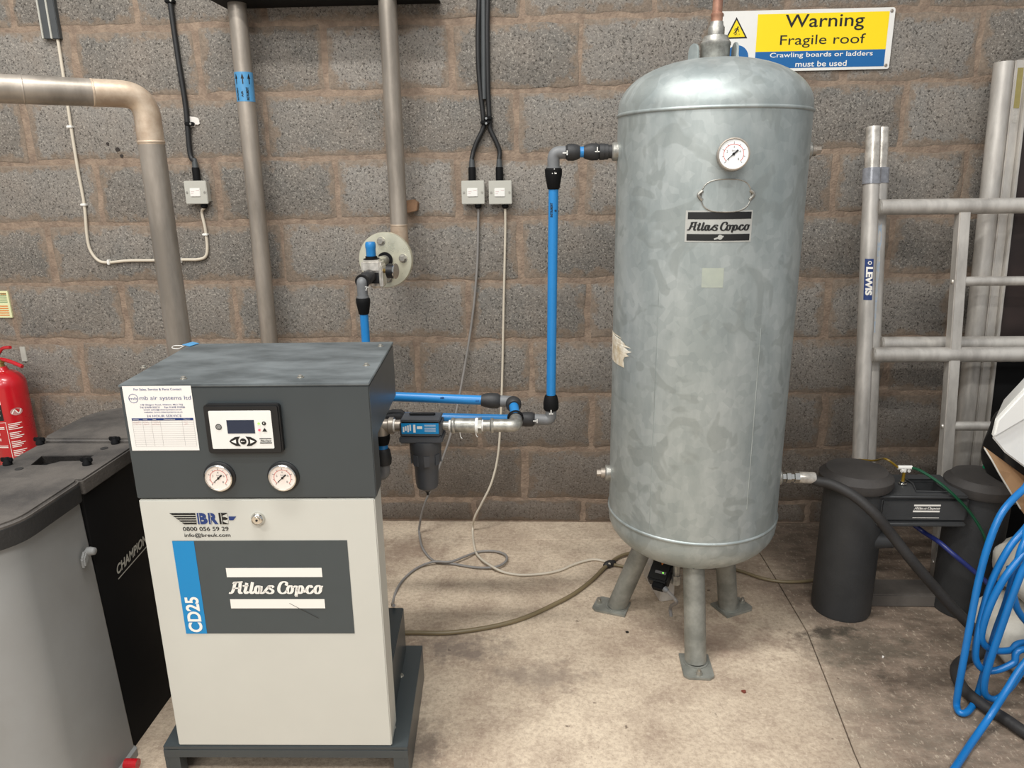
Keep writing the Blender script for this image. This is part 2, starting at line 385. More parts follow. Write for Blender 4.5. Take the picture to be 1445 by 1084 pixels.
mat('cream_cable', (206, 196, 178), .5, var=.08)
mat('grey_cable', (138, 134, 130), .5, var=.12, vs=10)
mat('black_cable', (30, 30, 30), .5, var=.15)
mat('olive_hose', (126, 112, 84), .45, var=.12, vs=8)
mat('rubber', (44, 42, 41), .6, var=.2, vs=16, bump=.2, bs=90)
mat('red_paint', (190, 22, 34), .28, var=.12, vs=6, coat=.4)
mat('brass', (176, 150, 92), .35, .8, var=.2, vs=30)
mat('dusty_black', (86, 81, 76), .7, vs=6, rgb2=(54, 51, 49), bump=.35, bs=160, detail=8)
mat('lid_side', (38, 37, 36), .7, vs=8, rgb2=(28, 27, 27), bump=.3, bs=160)
mat('bin_grey', (142, 143, 142), .45, vs=3, rgb2=(134, 134, 132), bump=.05, bs=60)
mat('separator', (57, 58, 59), .6, vs=6, rgb2=(49, 50, 51), bump=.15, bs=150)
mat('separator_lid', (66, 62, 59), .7, vs=5, rgb2=(52, 49, 47), bump=.2, bs=120, detail=7)
mat('bar_grey', (104, 98, 92), .7, vs=8, rgb2=(86, 81, 76))
mat('filter_body', (68, 70, 74), .5, var=.1, vs=12)
mat('deck_brown', (48, 36, 33), .55, vs=5, rgb2=(38, 29, 28))
mat('wood', (150, 116, 88), .8, vs=24, rgb2=(118, 90, 66), streak=(1, 6, 1))
mat('cardboard', (176, 138, 100), .85, vs=6, rgb2=(158, 122, 86))
mat('bag_black', (20, 20, 22), .4, var=.2, vs=6, bump=.5, bs=14)
mat('sack_white', (208, 204, 194), .6, vs=7, rgb2=(176, 170, 158), bump=.5, bs=22, detail=6)
mat('foam_white', (234, 233, 228), .6, var=.04, vs=10, bump=.2, bs=14)
mat('screen', (34, 46, 68), .15, var=.1)
mat('green_led', (140, 255, 90), .4, em=1.2)
mat('red_led', (255, 70, 90), .4, em=1.)
mat('dial_face', (236, 224, 214), .4, var=.03)
mat('dial_white', (232, 232, 230), .4, var=.03)
mat('red_ink', (200, 60, 50), .5, var=.03)
mat('orange_ink', (220, 130, 60), .5, var=.03)
mat('notice', (222, 224, 176), .5, var=.04)
mat('green_ink', (70, 120, 80), .5, var=.03)
mat('green_tube', (14, 74, 48), .35, var=.1)
mat('amber_tube', (130, 104, 28), .3, var=.2)
mat('green_cap', (0, 140, 92), .4, var=.05)
mat('sticker_gold', (150, 138, 84), .5, var=.12, vs=40)
mat('blue_tag', (80, 146, 192), .4, var=.1, vs=30)
mat('old_label', (166, 172, 158), .5, vs=20, rgb2=(156, 162, 152))
mat('concrete_piece', (206, 198, 186), .9, vs=10, rgb2=(182, 172, 160), bump=.3)
mat('white_dab', (226, 220, 212), .9, var=.06, vs=40)
mat('hole_dark', (52, 46, 42), .95, vs=60)
mat('stain', (96, 86, 76), .85, vs=20, rgb2=(120, 108, 96))

# ------------------------------------------------------------------ the setting
P_, Q_, TOP = .45, .225, 1.898
WX0, WX1, WZ1 = -2.95, 5.95, 2.60
wall = build('wall_back', MB().span((WX0, 0, 0), (WX1, .15, WZ1)), 'mortar', kind='structure', smooth=False)
ROFF = {0: 0, 1: -.022, 2: -.026, 3: -.014, 4: -.012, 5: .009, 6: .03, 7: .04, 8: -.005, 9: .01}
def add_block(x0, x1, z0, z1, pr):
    """one block: a wavy outline standing a few millimetres proud of the mortar"""
    nx, nz = 9, 5; P = []
    j = lambda: random.uniform(-.005, .005)
    ox0, ox1, oz0, oz1 = [random.uniform(-.006, .006) for _ in range(4)]
    x0 += ox0; x1 += ox1; z0 += oz0 if z0 > .02 else 0; z1 += oz1
    c = .005
    for i in range(nx): P.append((x0+c+(x1-x0-2*c)*i/(nx-1), z0+(j() if z0 > .02 else 0)))
    for i in range(nz): P.append((x1+j(), z0+c+(z1-z0-2*c)*i/(nz-1)))
    for i in range(nx): P.append((x1-c-(x1-x0-2*c)*i/(nx-1), z1+j()))
    for i in range(nz): P.append((x0+j(), z1-c-(z1-z0-2*c)*i/(nz-1)))
    cx = (x0+x1)/2; cz = (z0+z1)/2; hx = (x1-x0)/2; hz = (z1-z0)/2; n = len(P); V = []; b = .0045
    for x, z in P: V.append((x, .02, z))
    for x, z in P: V.append((x, -pr+.002, z))
    for x, z in P: V.append((cx+(x-cx)*(1-b/hx), -pr, cz+(z-cz)*(1-b/hz)))
    F = [(i, (i+1) % n, n+(i+1) % n, n+i) for i in range(n)]+[(n+i, n+(i+1) % n, 2*n+(i+1) % n, 2*n+i) for i in range(n)]+[tuple(range(2*n, 3*n))]
    return build('block', MB().add(V, F), 'block', parent=wall, ang=30)
for k in range(-2, 10):            # course k lies between bed k-1 and bed k
    zt = TOP-(k-1)*Q_; zb = TOP-k*Q_
    if zb < 0: zb = 0.005-.008
    zt = min(zt, WZ1)
    off = ROFF.get(k, 0); half = (k % 2 == 0)
    for i in range(-8, 15):
        xa = i*P_+off+(.225 if half else 0); xb = xa+P_
        a = max(xa+.010, WX0); b = min(xb-.010, WX1)
        if b-a < .06: continue
        add_block(a, b, zb+.009, zt-.009, random.uniform(.0012, .0032))

fl_ = build('floor', MB().span((-2.95, -6.5, -.12), (5.95, .15, -.012)), 'mortar', kind='structure', smooth=False)
def slab(P):
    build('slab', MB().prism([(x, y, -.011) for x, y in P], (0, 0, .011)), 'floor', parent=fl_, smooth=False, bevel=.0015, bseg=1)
jn = [(2.64, .0), (2.53, -.155)]
J2 = [(2.455, -.165), (2.463, -.45), (2.466, -.75), (2.44, -1.0), (2.412, -1.25), (2.36, -2.0), (2.30, -6.5)]
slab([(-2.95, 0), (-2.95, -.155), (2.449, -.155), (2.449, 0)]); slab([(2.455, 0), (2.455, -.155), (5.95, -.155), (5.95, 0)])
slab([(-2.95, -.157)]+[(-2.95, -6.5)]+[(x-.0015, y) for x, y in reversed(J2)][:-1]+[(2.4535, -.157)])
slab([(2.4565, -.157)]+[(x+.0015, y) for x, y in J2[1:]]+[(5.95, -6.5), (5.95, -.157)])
# ------------------------------------------------------------------ galvanised air receiver
TC = Vector((2.095, -.705)); TR = .2475; ZB, ZT = .405, 1.528
def tcyl(th, z, off=0.): return Vector((TC.x+(TR+off)*math.sin(th), TC.y-(TR+off)*math.cos(th), z))
def hit(px, py, off=0.):
    d = ray(px, py); o = Vector((CAM.x-TC.x, CAM.y-TC.y)); dd = Vector((d.x, d.y)); r = TR+off
    a = dd.dot(dd); b = 2*o.dot(dd); c = o.dot(o)-r*r; q = max(0, b*b-4*a*c); t = (-b-math.sqrt(q))/(2*a); p = CAM+d*t
    return math.atan2(p.x-TC.x, -(p.y-TC.y)), p.z
tank = thing('air_receiver', (TC.x, TC.y, 0), 'tall galvanised steel compressed air tank on three tubular legs', 'air tank')
prof = []
for i in range(13):
    q = math.pi/2*i/12; prof.append((max(TR*math.sin(q), .0002), ZB-.025-.128*math.cos(q)))
prof += [(TR, ZB), (TR, (ZB+ZT)/2), (TR, ZT)]
mbt = MB().lathe((TC.x, TC.y, 0), (0, 0, 1), prof, 96, cap=False); build('shell', mbt, 'galvanised', tank, ang=60)
prof = [(TR, ZT)]
for i in range(15):
    q = math.pi/2*i/14; prof.append((max(TR*math.cos(q)**.86, .0002), ZT+.012+.122*math.sin(q)))
build('domed_top', MB().lathe((TC.x, TC.y, 0), (0, 0, 1), prof, 96, cap=False), 'galvanised', tank, ang=60)
for z in (ZB, ZT):
    build('weld_seam', MB().lathe((TC.x, TC.y, z-.006), (0, 0, 1), [(TR-.002, 0), (TR+.003, .002), (TR+.0035, .008), (TR-.002, .011)], 96, cap=False), 'galvanised', tank, ang=80)
a0, z0 = hit(926, 500); a1, z1 = hit(912, 700)
build('weld_seam', MB().tube([tcyl(a0, z, .0) for z in (ZB+.01, .7, .95, 1.1)], .0014, 6), 'galvanised', tank)
a0, z0 = hit(1068, 540); build('weld_seam', MB().tube([tcyl(a0, z, .0) for z in (.5, .7, .85, 1.0)], .0012, 6), 'galvanised', tank)
# neck with lifting lugs
nk = Vector((2.092, -.705, 0))
build('neck', MB().lathe(nk, (0, 0, 1), [(.037, 1.62), (.037, 1.692), (.0385, 1.694), (.0385, 1.70), (.035, 1.704), (.03, 1.716), (.021, 1.718), (.021, 1.736), (.017, 1.742), (.016, 1.75)], 28), 'galv_fit', tank)
for sx, rot in ((-1, -1.0), (1, .15)):
    P = []
    for i in range(9):
        q = math.pi*i/8; P.append((.018*math.cos(q), .040+.018*math.sin(q)))
    P = [(.020, 0)]+P+[(-.020, 0)]
    ax = Vector((math.cos(rot), math.sin(rot), 0)) if sx < 0 else Vector((math.sin(rot), -math.cos(rot), 0))
    c = nk+Vector((sx*.052, 0 if sx < 0 else -.008, 1.642)); nn = ax.cross(Vector((0, 0, 1)))
    build('lifting_lug', MB().prism([c+ax*x+Vector((0, 0, z)) for x, z in P], nn*.006), 'galvanised', tank, bevel=.0012)
# legs with foot plates
zl = .30
for (fx, fy), (tx, ty) in (((2.089, -.915), (2.083, -.84)), ((1.886, -.632), (1.985, -.652)), ((2.250, -.628), (2.212, -.655))):
    lg = build('leg', MB().cyl((fx, fy, .008), (tx, ty, zl), .031, 28), 'galv_leg', tank)
    out = Vector((fx-TC.x, fy-TC.y, 0)).normalized(); sd = Vector((-out.y, out.x, 0)); c = Vector((fx, fy, 0))+out*.012
    P = [(-.05, -.043), (.05, -.043), (.062, -.03), (.062, .03), (.05, .043), (-.05, .043)]
    build('foot_plate', MB().prism([c+out*x+sd*y for x, y in P], (0, 0, .008)), 'galv_leg', lg, bevel=.001)
    build('weld_bead', MB().ring((fx, fy, .007), (0, 0, 1), .028, .035, .004), 'galv_leg', lg)
    b = c+out*.047; build('anchor_bolt', MB().cyl(b+Vector((0, 0, .008)), b+Vector((0, 0, .018)), .009, 6).cyl(b+Vector((0, 0, .018)), b+Vector((0, 0, .026)), .005, 12), 'bolt', lg)
lg = [c for c in tank.children if c.name.startswith('leg')][0]
build('vent_hole', MB().disc(AY(979, 801, -.896), (0, -1, .1), .0042), 'matt_black', lg)
# threaded bosses
def boss(p, d, plug=True):
    p = Vector(p); d = Vector(d)
    b = build('boss', MB().lathe(p, d, [(.024, -.02), (.024, .012), (.021, .015)], 24), 'galv_fit', tank)
    if plug: build('hex_plug', MB().lathe(p+d*.015, d, [(.015, 0), (.015, .012)], 16).lathe(p+d*.026, d, [(.011, 0), (.011, .014)], 6), 'steel_pipe', b)
    return b
boss((TC.x-TR, TC.y, 1.438), (-1, 0, 0), False)
boss((TC.x+TR, TC.y, 1.433), (1, 0, 0))
boss((TC.x-TR, TC.y, .512), (-1, 0, 0))
boss((TC.x+TR, TC.y, .500), (1, 0, 0), False)
# pressure gauge
th, z = hit(1032, 221); gp = tcyl(th, z); gd = Vector((math.sin(th)*.8-.12, -math.cos(th), .10)).normalized()
def gauge(parent, c, n, r, face='dial_face', rim='chrome', depth=.03, ang=225, ink='red_ink'):
    """round pressure gauge; c is the centre of its face"""
    c = Vector(c); n = Vector(n).normalized(); X = Vector((0, 0, 1)).cross(n).normalized(); Y = n.cross(X)
    f = lambda x, y, o=.0: c+X*x+Y*y+n*o
    g = build('pressure_gauge', MB().lathe(c-n*depth, n, [(r*.9, 0), (r*1.0, .004), (r*1.0, depth+.003), (r*.93, depth+.004), (r*.88, depth)], 40), rim, parent)
    build('dial', MB().lathe(c-n*.001, n, [(r*.9, 0), (r*.9, .0018)], 40), face, g)
    mb = MB(); ff = lambda x, y: f(x, y, .0014)
    circ(mb, ff, 0, 0, r*.62, 30, r*.59, -45, 225); build('scale_arc', mb, ink, g, smooth=False)
    mb = MB()
    for i in range(9):
        q = math.radians(225-270*i/8); a, b = (.62, .72) if i % 2 else (.62, .76)
        stroke(mb, ff, [(r*a*math.cos(q), r*a*math.sin(q)), (r*b*math.cos(q), r*b*math.sin(q))], r*.035, r*.035, smooth=False)
    for i, s in enumerate(('0', '2', '4', '6', '8')):
        q = math.radians(225-270*i/4); x = r*.43*math.cos(q); y = r*.43*math.sin(q); text(mb, s, ff, x-r*.05, y-r*.075, x+r*.05, y+r*.075)
    text(mb, 'bar', ff, -r*.12, r*.16, r*.12, r*.28); build('scale_marks', mb, 'grey_ink', g, smooth=False)
    q = math.radians(ang); d = (math.cos(q), math.sin(q)); mb = MB(); h = lambda x, y: f(x, y, .0026)
    poly(mb, h, [(r*.72*d[0], r*.72*d[1]), (-r*.36*d[0]-r*.06*d[1], -r*.36*d[1]+r*.06*d[0]), (-r*.36*d[0]+r*.06*d[1], -r*.36*d[1]-r*.06*d[0])]); circ(mb, h, 0, 0, r*.09, 16)
    build('needle', mb, 'black_ink', g, smooth=False)
    return g
build('gauge_stem', MB().cyl(gp-gd*.01, gp+gd*.03, .012), 'brass', tank)
gauge(tank, gp+gd*.046, gd, .0365, 'dial_white', 'steel_pipe', .03, 222)
# welded oval plate, brand sticker, worn labels
def cylmap(off): return lambda s, z: tcyl(s/TR, z, off)
th1, zz = hit(1025, 276); s1 = th1*TR
mb = MB(); f = cylmap(.0025); N = 32
P = [];
for i in range(N):
    q = 2*math.pi*i/N; P.append((s1+.058*math.copysign(abs(math.cos(q))**.65, math.cos(q)), zz+.038*math.copysign(abs(math.sin(q))**.8, math.sin(q))))
V = [f(*p) for p in P]+[tcyl(p[0]/TR, p[1], -.002) for p in P]
# strip-wise face so it follows the curve of the shell
for i in range(N//2):
    a, b = P[i], P[(i+1) % N]; c, d = (a[0], 2*zz-a[1]), (b[0], 2*zz-b[1]); mb.add([f(*a), f(*b), f(*d), f(*c)], [(0, 1, 2, 3)])
mb.add(V, [(i, (i+1) % N, N+(i+1) % N, N+i) for i in range(N)])
pl = build('oval_plate', mb, 'galvanised', tank, ang=30)
build('plate_edge', MB().tube([f(*p) for p in P]+[f(*P[0])], .0016, 6), 'galv_fit', pl)
for sx in (-1, 1): build('weld_tab', MB().tube(spline([cylmap(.002)(s1+sx*.056, zz+.012), cylmap(.005)(s1+sx*.064, zz+.002), cylmap(.002)(s1+sx*.056, zz-.01)]), .0045, 8), 'galv_fit', pl)
tl, zt_ = hit(968, 297); tr_, zb_ = hit(1059, 342); sa, sb = tl*TR, tr_*TR; zt_ = hit(1014, 297)[1]; zb_ = hit(1014, 342)[1]
st = build('brand_sticker', rect(MB(), cylmap(.0008), sa, zb_, sb, zt_, 16), mat('sticker_clear', (186, 186, 180), .3, .2, var=.06, vs=30), tank, ang=60)
W = sb-sa; H = zt_-zb_
mb = MB(); rect(mb, cylmap(.0016), sa+.035*W, zt_-.27*H, sb-.02*W, zt_-.05*H, 16); rect(mb, cylmap(.0016), sa+.03*W, zb_+.05*H, sb-.03*W, zb_+.26*H, 16)
script_logo(mb, cylmap(.0016), sa+.03*W, zb_+.375*H, sb-.03*W, zt_-.37*H); build('sticker_print', mb, 'black_ink', st, smooth=False)
mb = MB(); circ(mb, cylmap(.0022), (sa+sb)/2+.004, zb_+.16*H, .006, 10); stroke(mb, cylmap(.0022), [((sa+sb)/2-.01, zb_+.1*H), ((sa+sb)/2+.004, zb_+.16*H), ((sa+sb)/2+.012, zb_+.19*H)], .004, .004); build('sticker_tear', mb, 'sticker_clear', st, smooth=False)
t1, za = hit(991, 378); t2, zc = hit(1020, 406)
build('faded_label', rect(MB(), cylmap(.0005), t1*TR, zc, t2*TR, za, 6), 'old_label', tank)
P = [(863, 470), (874, 473), (880, 481), (885, 480), (884, 487), (891, 491), (886, 497), (889, 503), (881, 504), (880, 518), (872, 514), (862, 507)]
RE = sorted([(hit(x, y)[1], hit(x, y)[0]*TR) for x, y in ((866, 470), (872, 473), (878, 478), (877, 480), (881, 484), (883, 487), (882, 490), (891, 492), (887, 495), (892, 497), (884, 499), (888, 503), (882, 504), (880, 508), (881, 513), (881, 519))], reverse=True)
mb = MB(); f = cylmap(.0012); s0_ = min(p[1] for p in RE)-.05; V = [f(s0_+(s-s0_)*k/8, z) for z, s in RE for k in range(9)]
mb.add(V, [(r_*9+k, r_*9+k+1, r_*9+k+10, r_*9+k+9) for r_ in range(len(RE)-1) for k in range(8)])
build('torn_label', mb, mat('torn_paper', (226, 220, 205), .8, vs=30, rgb2=(190, 172, 140)), tank, smooth=False)

# copper pipe from the neck
cp = thing('copper_pipe', nk+Vector((0, 0, 1.75)), 'copper pipe rising from the top of the galvanised tank', 'pipe')
build('pipe', MB().tube([nk+Vector((0, 0, 1.75)), nk+Vector((.0, 0, 1.9)), nk+Vector((.004, 0, 2.25))], .0125, 20), 'copper', cp)
build('union', MB().lathe(nk+Vector((0, 0, 1.75)), (0, 0, 1), [(.0145, 0), (.0145, .012), (.0155, .014), (.0155, .019), (.0125, .021)], 20), 'copper', cp)

# condensate drain under the tank
dr = thing('condensate_drain', FL(930, 830), 'small black electronic drain with a green light under the galvanised tank', 'drain valve')
c = AY(934, 806, -.73); X = Vector((.88, -.47, .0)).normalized(); Y = Vector((.40, .75, .52)).normalized(); Z = X.cross(Y).normalized(); Y = Z.cross(X)
build('housing', MB().box(c-Z*.0, (.064, .092, .038), (X, Y, Z)), 'black', dr, bevel=.006)
build('label_strip', MB().box(c+Z*.0195-Y*.016+X*.004, (.034, .009, .001), (X, Y, Z)), 'grey_ink', dr, smooth=False)
build('warning_mark', MB().prism([c+Z*.0192+Y*.018+X*x*1.3+Y*y*1.3 for x, y in ((-.007, .007), (.007, .007), (0, -.007))], Z*.0008), 'orange_ink', dr, smooth=False)
build('indicator_light', MB().disc(c+Z*.0203-Y*.016+X*.012, Z, .0022), 'green_led', dr)
g = c-Y*.054+X*.006; build('plug_block', MB().box(g, (.036, .02, .022), (X, Y, Z)), 'matt_black', dr, bevel=.003)
build('cable_gland', MB().lathe(g+X*.018, (X-Z*.3-Y*.4), [(.009, 0), (.010, .006), (.007, .014)], 12), 'grey_fit', dr)
p0 = g+X*.018+(X-Z*.3-Y*.4).normalized()*.012
build('drain_cable', MB().tube(spline([p0, p0+Vector((.02, -.005, -.02)), p0+Vector((.03, .0, -.04)), Vector((2.05, -.70, .05)), Vector((2.052, -.705, .02))]), .0055, 8), 'grey_cable', dr)
build('valve_stem', MB().cyl((2.053, -.75, .19), (2.053, -.75, .29), .011).cyl((2.053, -.75, .165), (2.053, -.75, .195), .014, 8), 'galv_fit', dr)
P = [FL(905, 800), FL(916, 822), FL(931, 849), FL(950, 846), FL(944, 815)]
build('concrete_offcut', MB().prism([FL(908, 812, .0), FL(931, 850, 0), FL(951, 847, 0), FL(938, 806, 0)], (0, 0, .07)), 'concrete_piece', smooth=False, bevel=.003, label='pale concrete offcut on the floor beneath the drain of the tank', cat='concrete piece')

# ------------------------------------------------------------------ refrigerated dryer cabinet
O = Vector((.792, -1.391, 0)); _a, _b = math.radians(1.3), math.radians(4.0)
u_ = Vector((math.cos(_a), math.sin(_a), 0)); v_ = Vector((-math.sin(_b), math.cos(_b), 0)); n_ = Vector((u_.y, -u_.x, 0))
def D(a, b, z): return O+u_*a+v_*b+Vector((0, 0, z))
def fr(off): return lambda a, z: O+u_*a+Vector((0, 0, z))+n_*off
def dbox(a0, a1, b0, b1, z0, z1):
    m = MB(); V = [D(a, b, z) for z in (z0, z1) for b in (b0, b1) for a in (a0, a1)]
    return m.add(V, [(0, 2, 3, 1), (4, 5, 7, 6), (0, 1, 5, 4), (2, 6, 7, 3), (0, 4, 6, 2), (1, 3, 7, 5)])
dry = thing('air_dryer', D(.255, .19, 0), 'grey refrigerated air dryer cabinet with dark hood and control panel', 'air dryer')
hood = build('hood', MB().prism([D(0, b, z) for b, z in ((0, .735), (0, .979), (.378, .979), (.378, .845), (.07, .852), (.07, .735))], u_*.508), 'dark_panel', dry, bevel=.002)
top = build('top_panel', dbox(-.001, .509, -.001, .380, .9795, .985), 'dusty_panel', hood, bevel=.0012)
for p in ((203, 519), (259, 535), (424, 533), (517, 516), (537, 489)):
    q = FL(*p, .985); build('screw', MB().lathe(q, (0, 0, 1), [(.007, 0), (.007, .0015), (.0045, .002), (.0045, .005), (.003, .006)], 14), 'bolt', hood)
body = build('body', dbox(.05, .40, .09, .35, .106, .85), 'dark_panel', dry, bevel=.002)
build('lower_housing', dbox(.03, .495, .09, .372, .106, .236), 'dark_panel', dry, bevel=.002)
door = build('front_panel', dbox(.002, .5035, 0, .083, .107, .732), 'light_panel', dry, bevel=.0025)
# base frame
base = build('base_frame', dbox(-.035, .54, -.002, .385, .097, .106), 'dark_panel', dry, bevel=.001)
build('side_channel', dbox(.532, .54, -.002, .385, 0, .097), 'dark_panel', base); build('side_channel', dbox(-.035, -.027, -.002, .385, 0, .097), 'dark_panel', base)
build('front_rail', dbox(-.035, .54, -.003, .006, .076, .0965), 'dark_panel', base); build('corner_post', dbox(.505, .5318, -.002, .03, 0, .0965), 'dark_panel', base); build('corner_post', dbox(-.0268, 0, -.002, .03, 0, .0965), 'dark_panel', base)
build('rear_rail', dbox(-.027, .532, .37, .38, .0, .0965), 'dark_panel', base)
for p in ((560, 954), (548, 1027)):   # bolts on the base flange
    q = at(140+0, 0, 2, 1) if False else FL(p[0]+0, p[1], .106)
    build('screw', MB().lathe(q+Vector((.012, .0, 0)), (0, 0, 1), [(.007, 0), (.007, .0015), (.0045, .002), (.0045, .006)], 12), 'bolt', base)
# controller
cf = .012
def rrect(a0, a1, z0, z1, r, n=5):
    P = []
    for cx, cz, s in ((a1-r, z1-r, 0), (a0+r, z1-r, 90), (a0+r, z0+r, 180), (a1-r, z0+r, 270)):
        for i in range(n+1):
            q = math.radians(s+90*i/n); P.append((cx+r*math.cos(q), cz+r*math.sin(q)))
    return P
ctrl = build('controller', MB().prism([fr(-.002)(*p) for p in rrect(.172, .326, .8405, .945, .007)], n_*.017), 'black', dry, bevel=.003)
build('keypad_face', MB().prism([fr(.014)(*p) for p in rrect(.1826, .3093, .8518, .9332, .0025)], n_*.0016), 'white_plastic', ctrl, smooth=False)
F2 = fr(.0162)
build('display', MB().prism([fr(.0152)(*p) for p in ((.2175, .885), (.2735, .885), (.2735, .9135), (.2175, .9135))], n_*.001), 'screen', ctrl, smooth=False)
mb = MB(); F3 = fr(.0165)
circ(mb, F3, .2003, .8993, .0064, 24, .0045); circ(mb, F3, .2003, .8993, .0034, 20, .0022); circ(mb, F3, .2003, .8993, .0010, 10)
for sg, cx in ((-1, .231), (1, .263)):
    P = [(cx+sg*x, .868+y) for x, y in ((-.0105, .0105), (.000, .0095), (.009, .004), (.0125, 0), (.009, -.004), (.000, -.0095), (-.0105, -.0105), (-.006, -.004), (-.0055, 0), (-.006, .004))]
    poly(mb, F3, P)
circ(mb, F3, .247, .868, .0066, 24)
circ(mb, F3, .2935, .9062, .0042, 20); poly(mb, F3, [(.2885, .8888), (.2985, .8888), (.2935, .8970)])
rect(mb, F3, .281, .8726, .3055, .8745); rect(mb, F3, .281, .8635, .3055, .8655); script_logo(mb, F3, .2818, .8675, .305, .8707)
build('keypad_print', mb, 'black_ink', ctrl, smooth=False)
mb = MB(); F4 = fr(.0169)
for P in ([(.2225, .868), (.2325, .8725), (.2325, .8635)], [(.2715, .868), (.2615, .8725), (.2615, .8635)]): build('arrow_symbol', poly(MB(), F4, P), 'white_ink', ctrl, smooth=False)
build('enter_symbol', poly(rect(MB(), F4, .2437, .8675, .2500, .8685), F4, [(.2420, .868), (.2445, .8698), (.2445, .8662)]), 'white_ink', ctrl, smooth=False); build('flash_symbol', poly(MB(), F4, [(.2925, .9075), (.2950, .9090), (.2940, .9062), (.2947, .9042), (.2920, .9060)]), 'white_ink', ctrl, smooth=False)
build('green_light', MB().disc(F3(.2829, .9063), n_, .0022), 'green_led', ctrl); build('red_light', MB().disc(F3(.2829, .8925), n_, .0022), 'red_led', ctrl)
# gauges on the hood
for a in (.1825, .3165):
    build('gauge_collar', MB().lathe(fr(-.002)(a, .7842), n_, [(.0335, 0), (.0335, .004), (.030, .006)], 40), 'black', hood)
    gauge(dry, fr(.007)(a, .7842), n_, .0292, 'dial_face', 'chrome', .008, 222)
# service record sheet
pp = build('service_sheet', MB().prism([fr(.0004)(*p) for p in ((.0070, .8436), (.1475, .8436), (.1475, .9824), (.0070, .9824))], n_*.0006), 'paper', dry, smooth=False)
K = fr(.0014); mb = MB(); mx = .077
for s, x0, x1, z, h in (('For Sales, Service & Parts Contact', .030, .128, .9725, .0042), ('138 Glasgow Road, Wishaw, ML2 7QJ', .039, .126, .9405, .0032), ('Tel: 01698 352711     Fax: 01698 355286', .037, .130, .9355, .0030), ('email: sales@mbairsystems.co.uk', .044, .123, .9300, .0030), ('website: www.mbairsystems.co.uk', .044, .124, .9247, .0030)):
    text(mb, s, K, x0, z, x1, z+h*1.25, bold=.012)
text(mb, 'mb air systems ltd', K, .0395, .9508, .1445, .9615); text(mb, '24 HOUR SERVICE', K, .0485, .9162, .1205, .9212)
circ(mb, K, .0266, .9565, .0098, 28, .0088); text(mb, 'mb', K, .0185, .9538, .0345, .9590)
build('sheet_lettering', mb, 'violet_ink', pp, smooth=False)
build('sheet_band', rect(MB(), K, .0165, .9092, .1435, .9143), 'navy_ink', pp, smooth=False)
mb = MB()
for i in range(13): z = .9092-.0047*i; rect(mb, K, .0165, z-.00015, .1435, z+.00015)
for x in (.0165, .038, .056, .0745, .120, .1435): rect(mb, K, x-.00015, .8528, x+.00015, .9092)
build('sheet_table', mb, 'grey_ink', pp, smooth=False)
mb = MB(); K5 = fr(.0018)
for s, x0, x1 in (('Service', .019, .031), ('Hours', .040, .049), ('Date', .060, .067), ('Maintenance', .083, .106), ('Engineer', .124, .138)): text(mb, s, K5, x0, .9103, x1, .9132)
build('band_lettering', mb, 'white_ink', pp, smooth=False)
mb = MB(); random.seed(3)
for r in range(2):
    for x0, x1 in ((.018, .035), (.039, .052), (.057, .0745), (.123, .132)):
        x = x0; P = []; mb = MB()
        while x < x1: P.append((x, .9055-.0045*r+random.uniform(-.0014, .0014))); x += .0012
        stroke(mb, K, P, .0003, .0005); build('handwritten_entry', mb, 'pink_ink', pp, smooth=False)
# door lettering
K = fr(.0008); mbk = MB(); mbn = MB()
wx0, wx1, zt, zb = .0640, .1195, .7018, .6755
mbk.add([K(*p) for p in ((wx0, zt), (wx1, zt), (wx1, zb), (.0925, zb))], [(0, 1, 2, 3)])
wl = MB()
for i in range(1, 5):
    z = zt-(zt-zb)*i/5; xs = wx0+(.0925-wx0)*(i/5); wl = MB(); rect(wl, fr(.0013), xs-.002, z-.0006, wx1+.0005, z+.0006); build('logo_line', wl, 'light_panel', door, smooth=False)
for s, x0, x1, m_ in (('B', .1225, .1440, 'navy_ink'), ('R', .1460, .1665, 'navy_ink'), ('E', .1690, .1875, 'black_ink')): build('logo_letter', text(MB(), s, K, x0, zb, x1, zt, bold=.055), m_, door, smooth=False)
for x in (.1271, .1511, .1744): build('logo_line', rect(MB(), fr(.0013), x-.0006, zb, x+.0006, zt), 'light_panel', door, smooth=False)
for z0_, z1_ in ((.700, .690), (.687, .677)): build('logo_notch', poly(MB(), fr(.0013), [(.1765, (z0_+z1_)/2), (.1878, z0_), (.1878, z1_)]), 'light_panel', door, smooth=False)
poly(mbn, K, [(.1900, .6935), (.2065, .6935), (.1990, .6845), (.1900, .6845)])
text(mbk, '0800 056 59 29', K, .0880, .6600, .1865, .6695, bold=.012); text(mbk, 'info@breuk.com', K, .0895, .6435, .1885, .6545, bold=.012)
build('black_lettering', mbk, 'black_ink', door, smooth=False); build('logo_dash', mbn, 'navy_ink', door, smooth=False)
lp = build('logo_panel', rect(MB(), fr(.0007), .0608, .4082, .4382, .6368), 'logo_panel', door, smooth=False)
build('blue_stripe', rect(MB(), fr(.0012), .0608, .4082, .108, .6364), 'blue_ink', lp, smooth=False)
mb = MB(); K = fr(.0018)
def turned(f): return lambda x, y: f(-y, x)
text(mb, 'CD25', turned(K), .4125, -.1000, .5010, -.0690, bold=.03)
rect(mb, K, .1697, .5495, .3784, .5718); rect(mb, K, .1698, .4725, .3782, .4955); script_logo(mb, K, .1690, .5095, .3780, .5375)
build('white_print', mb, 'white_ink', lp, smooth=False)
build('scratch', stroke(MB(), fr(.0022), [(.300, .4855), (.325, .470), (.362, .4475)], .0009, .0009), 'black_ink', lp, smooth=False)
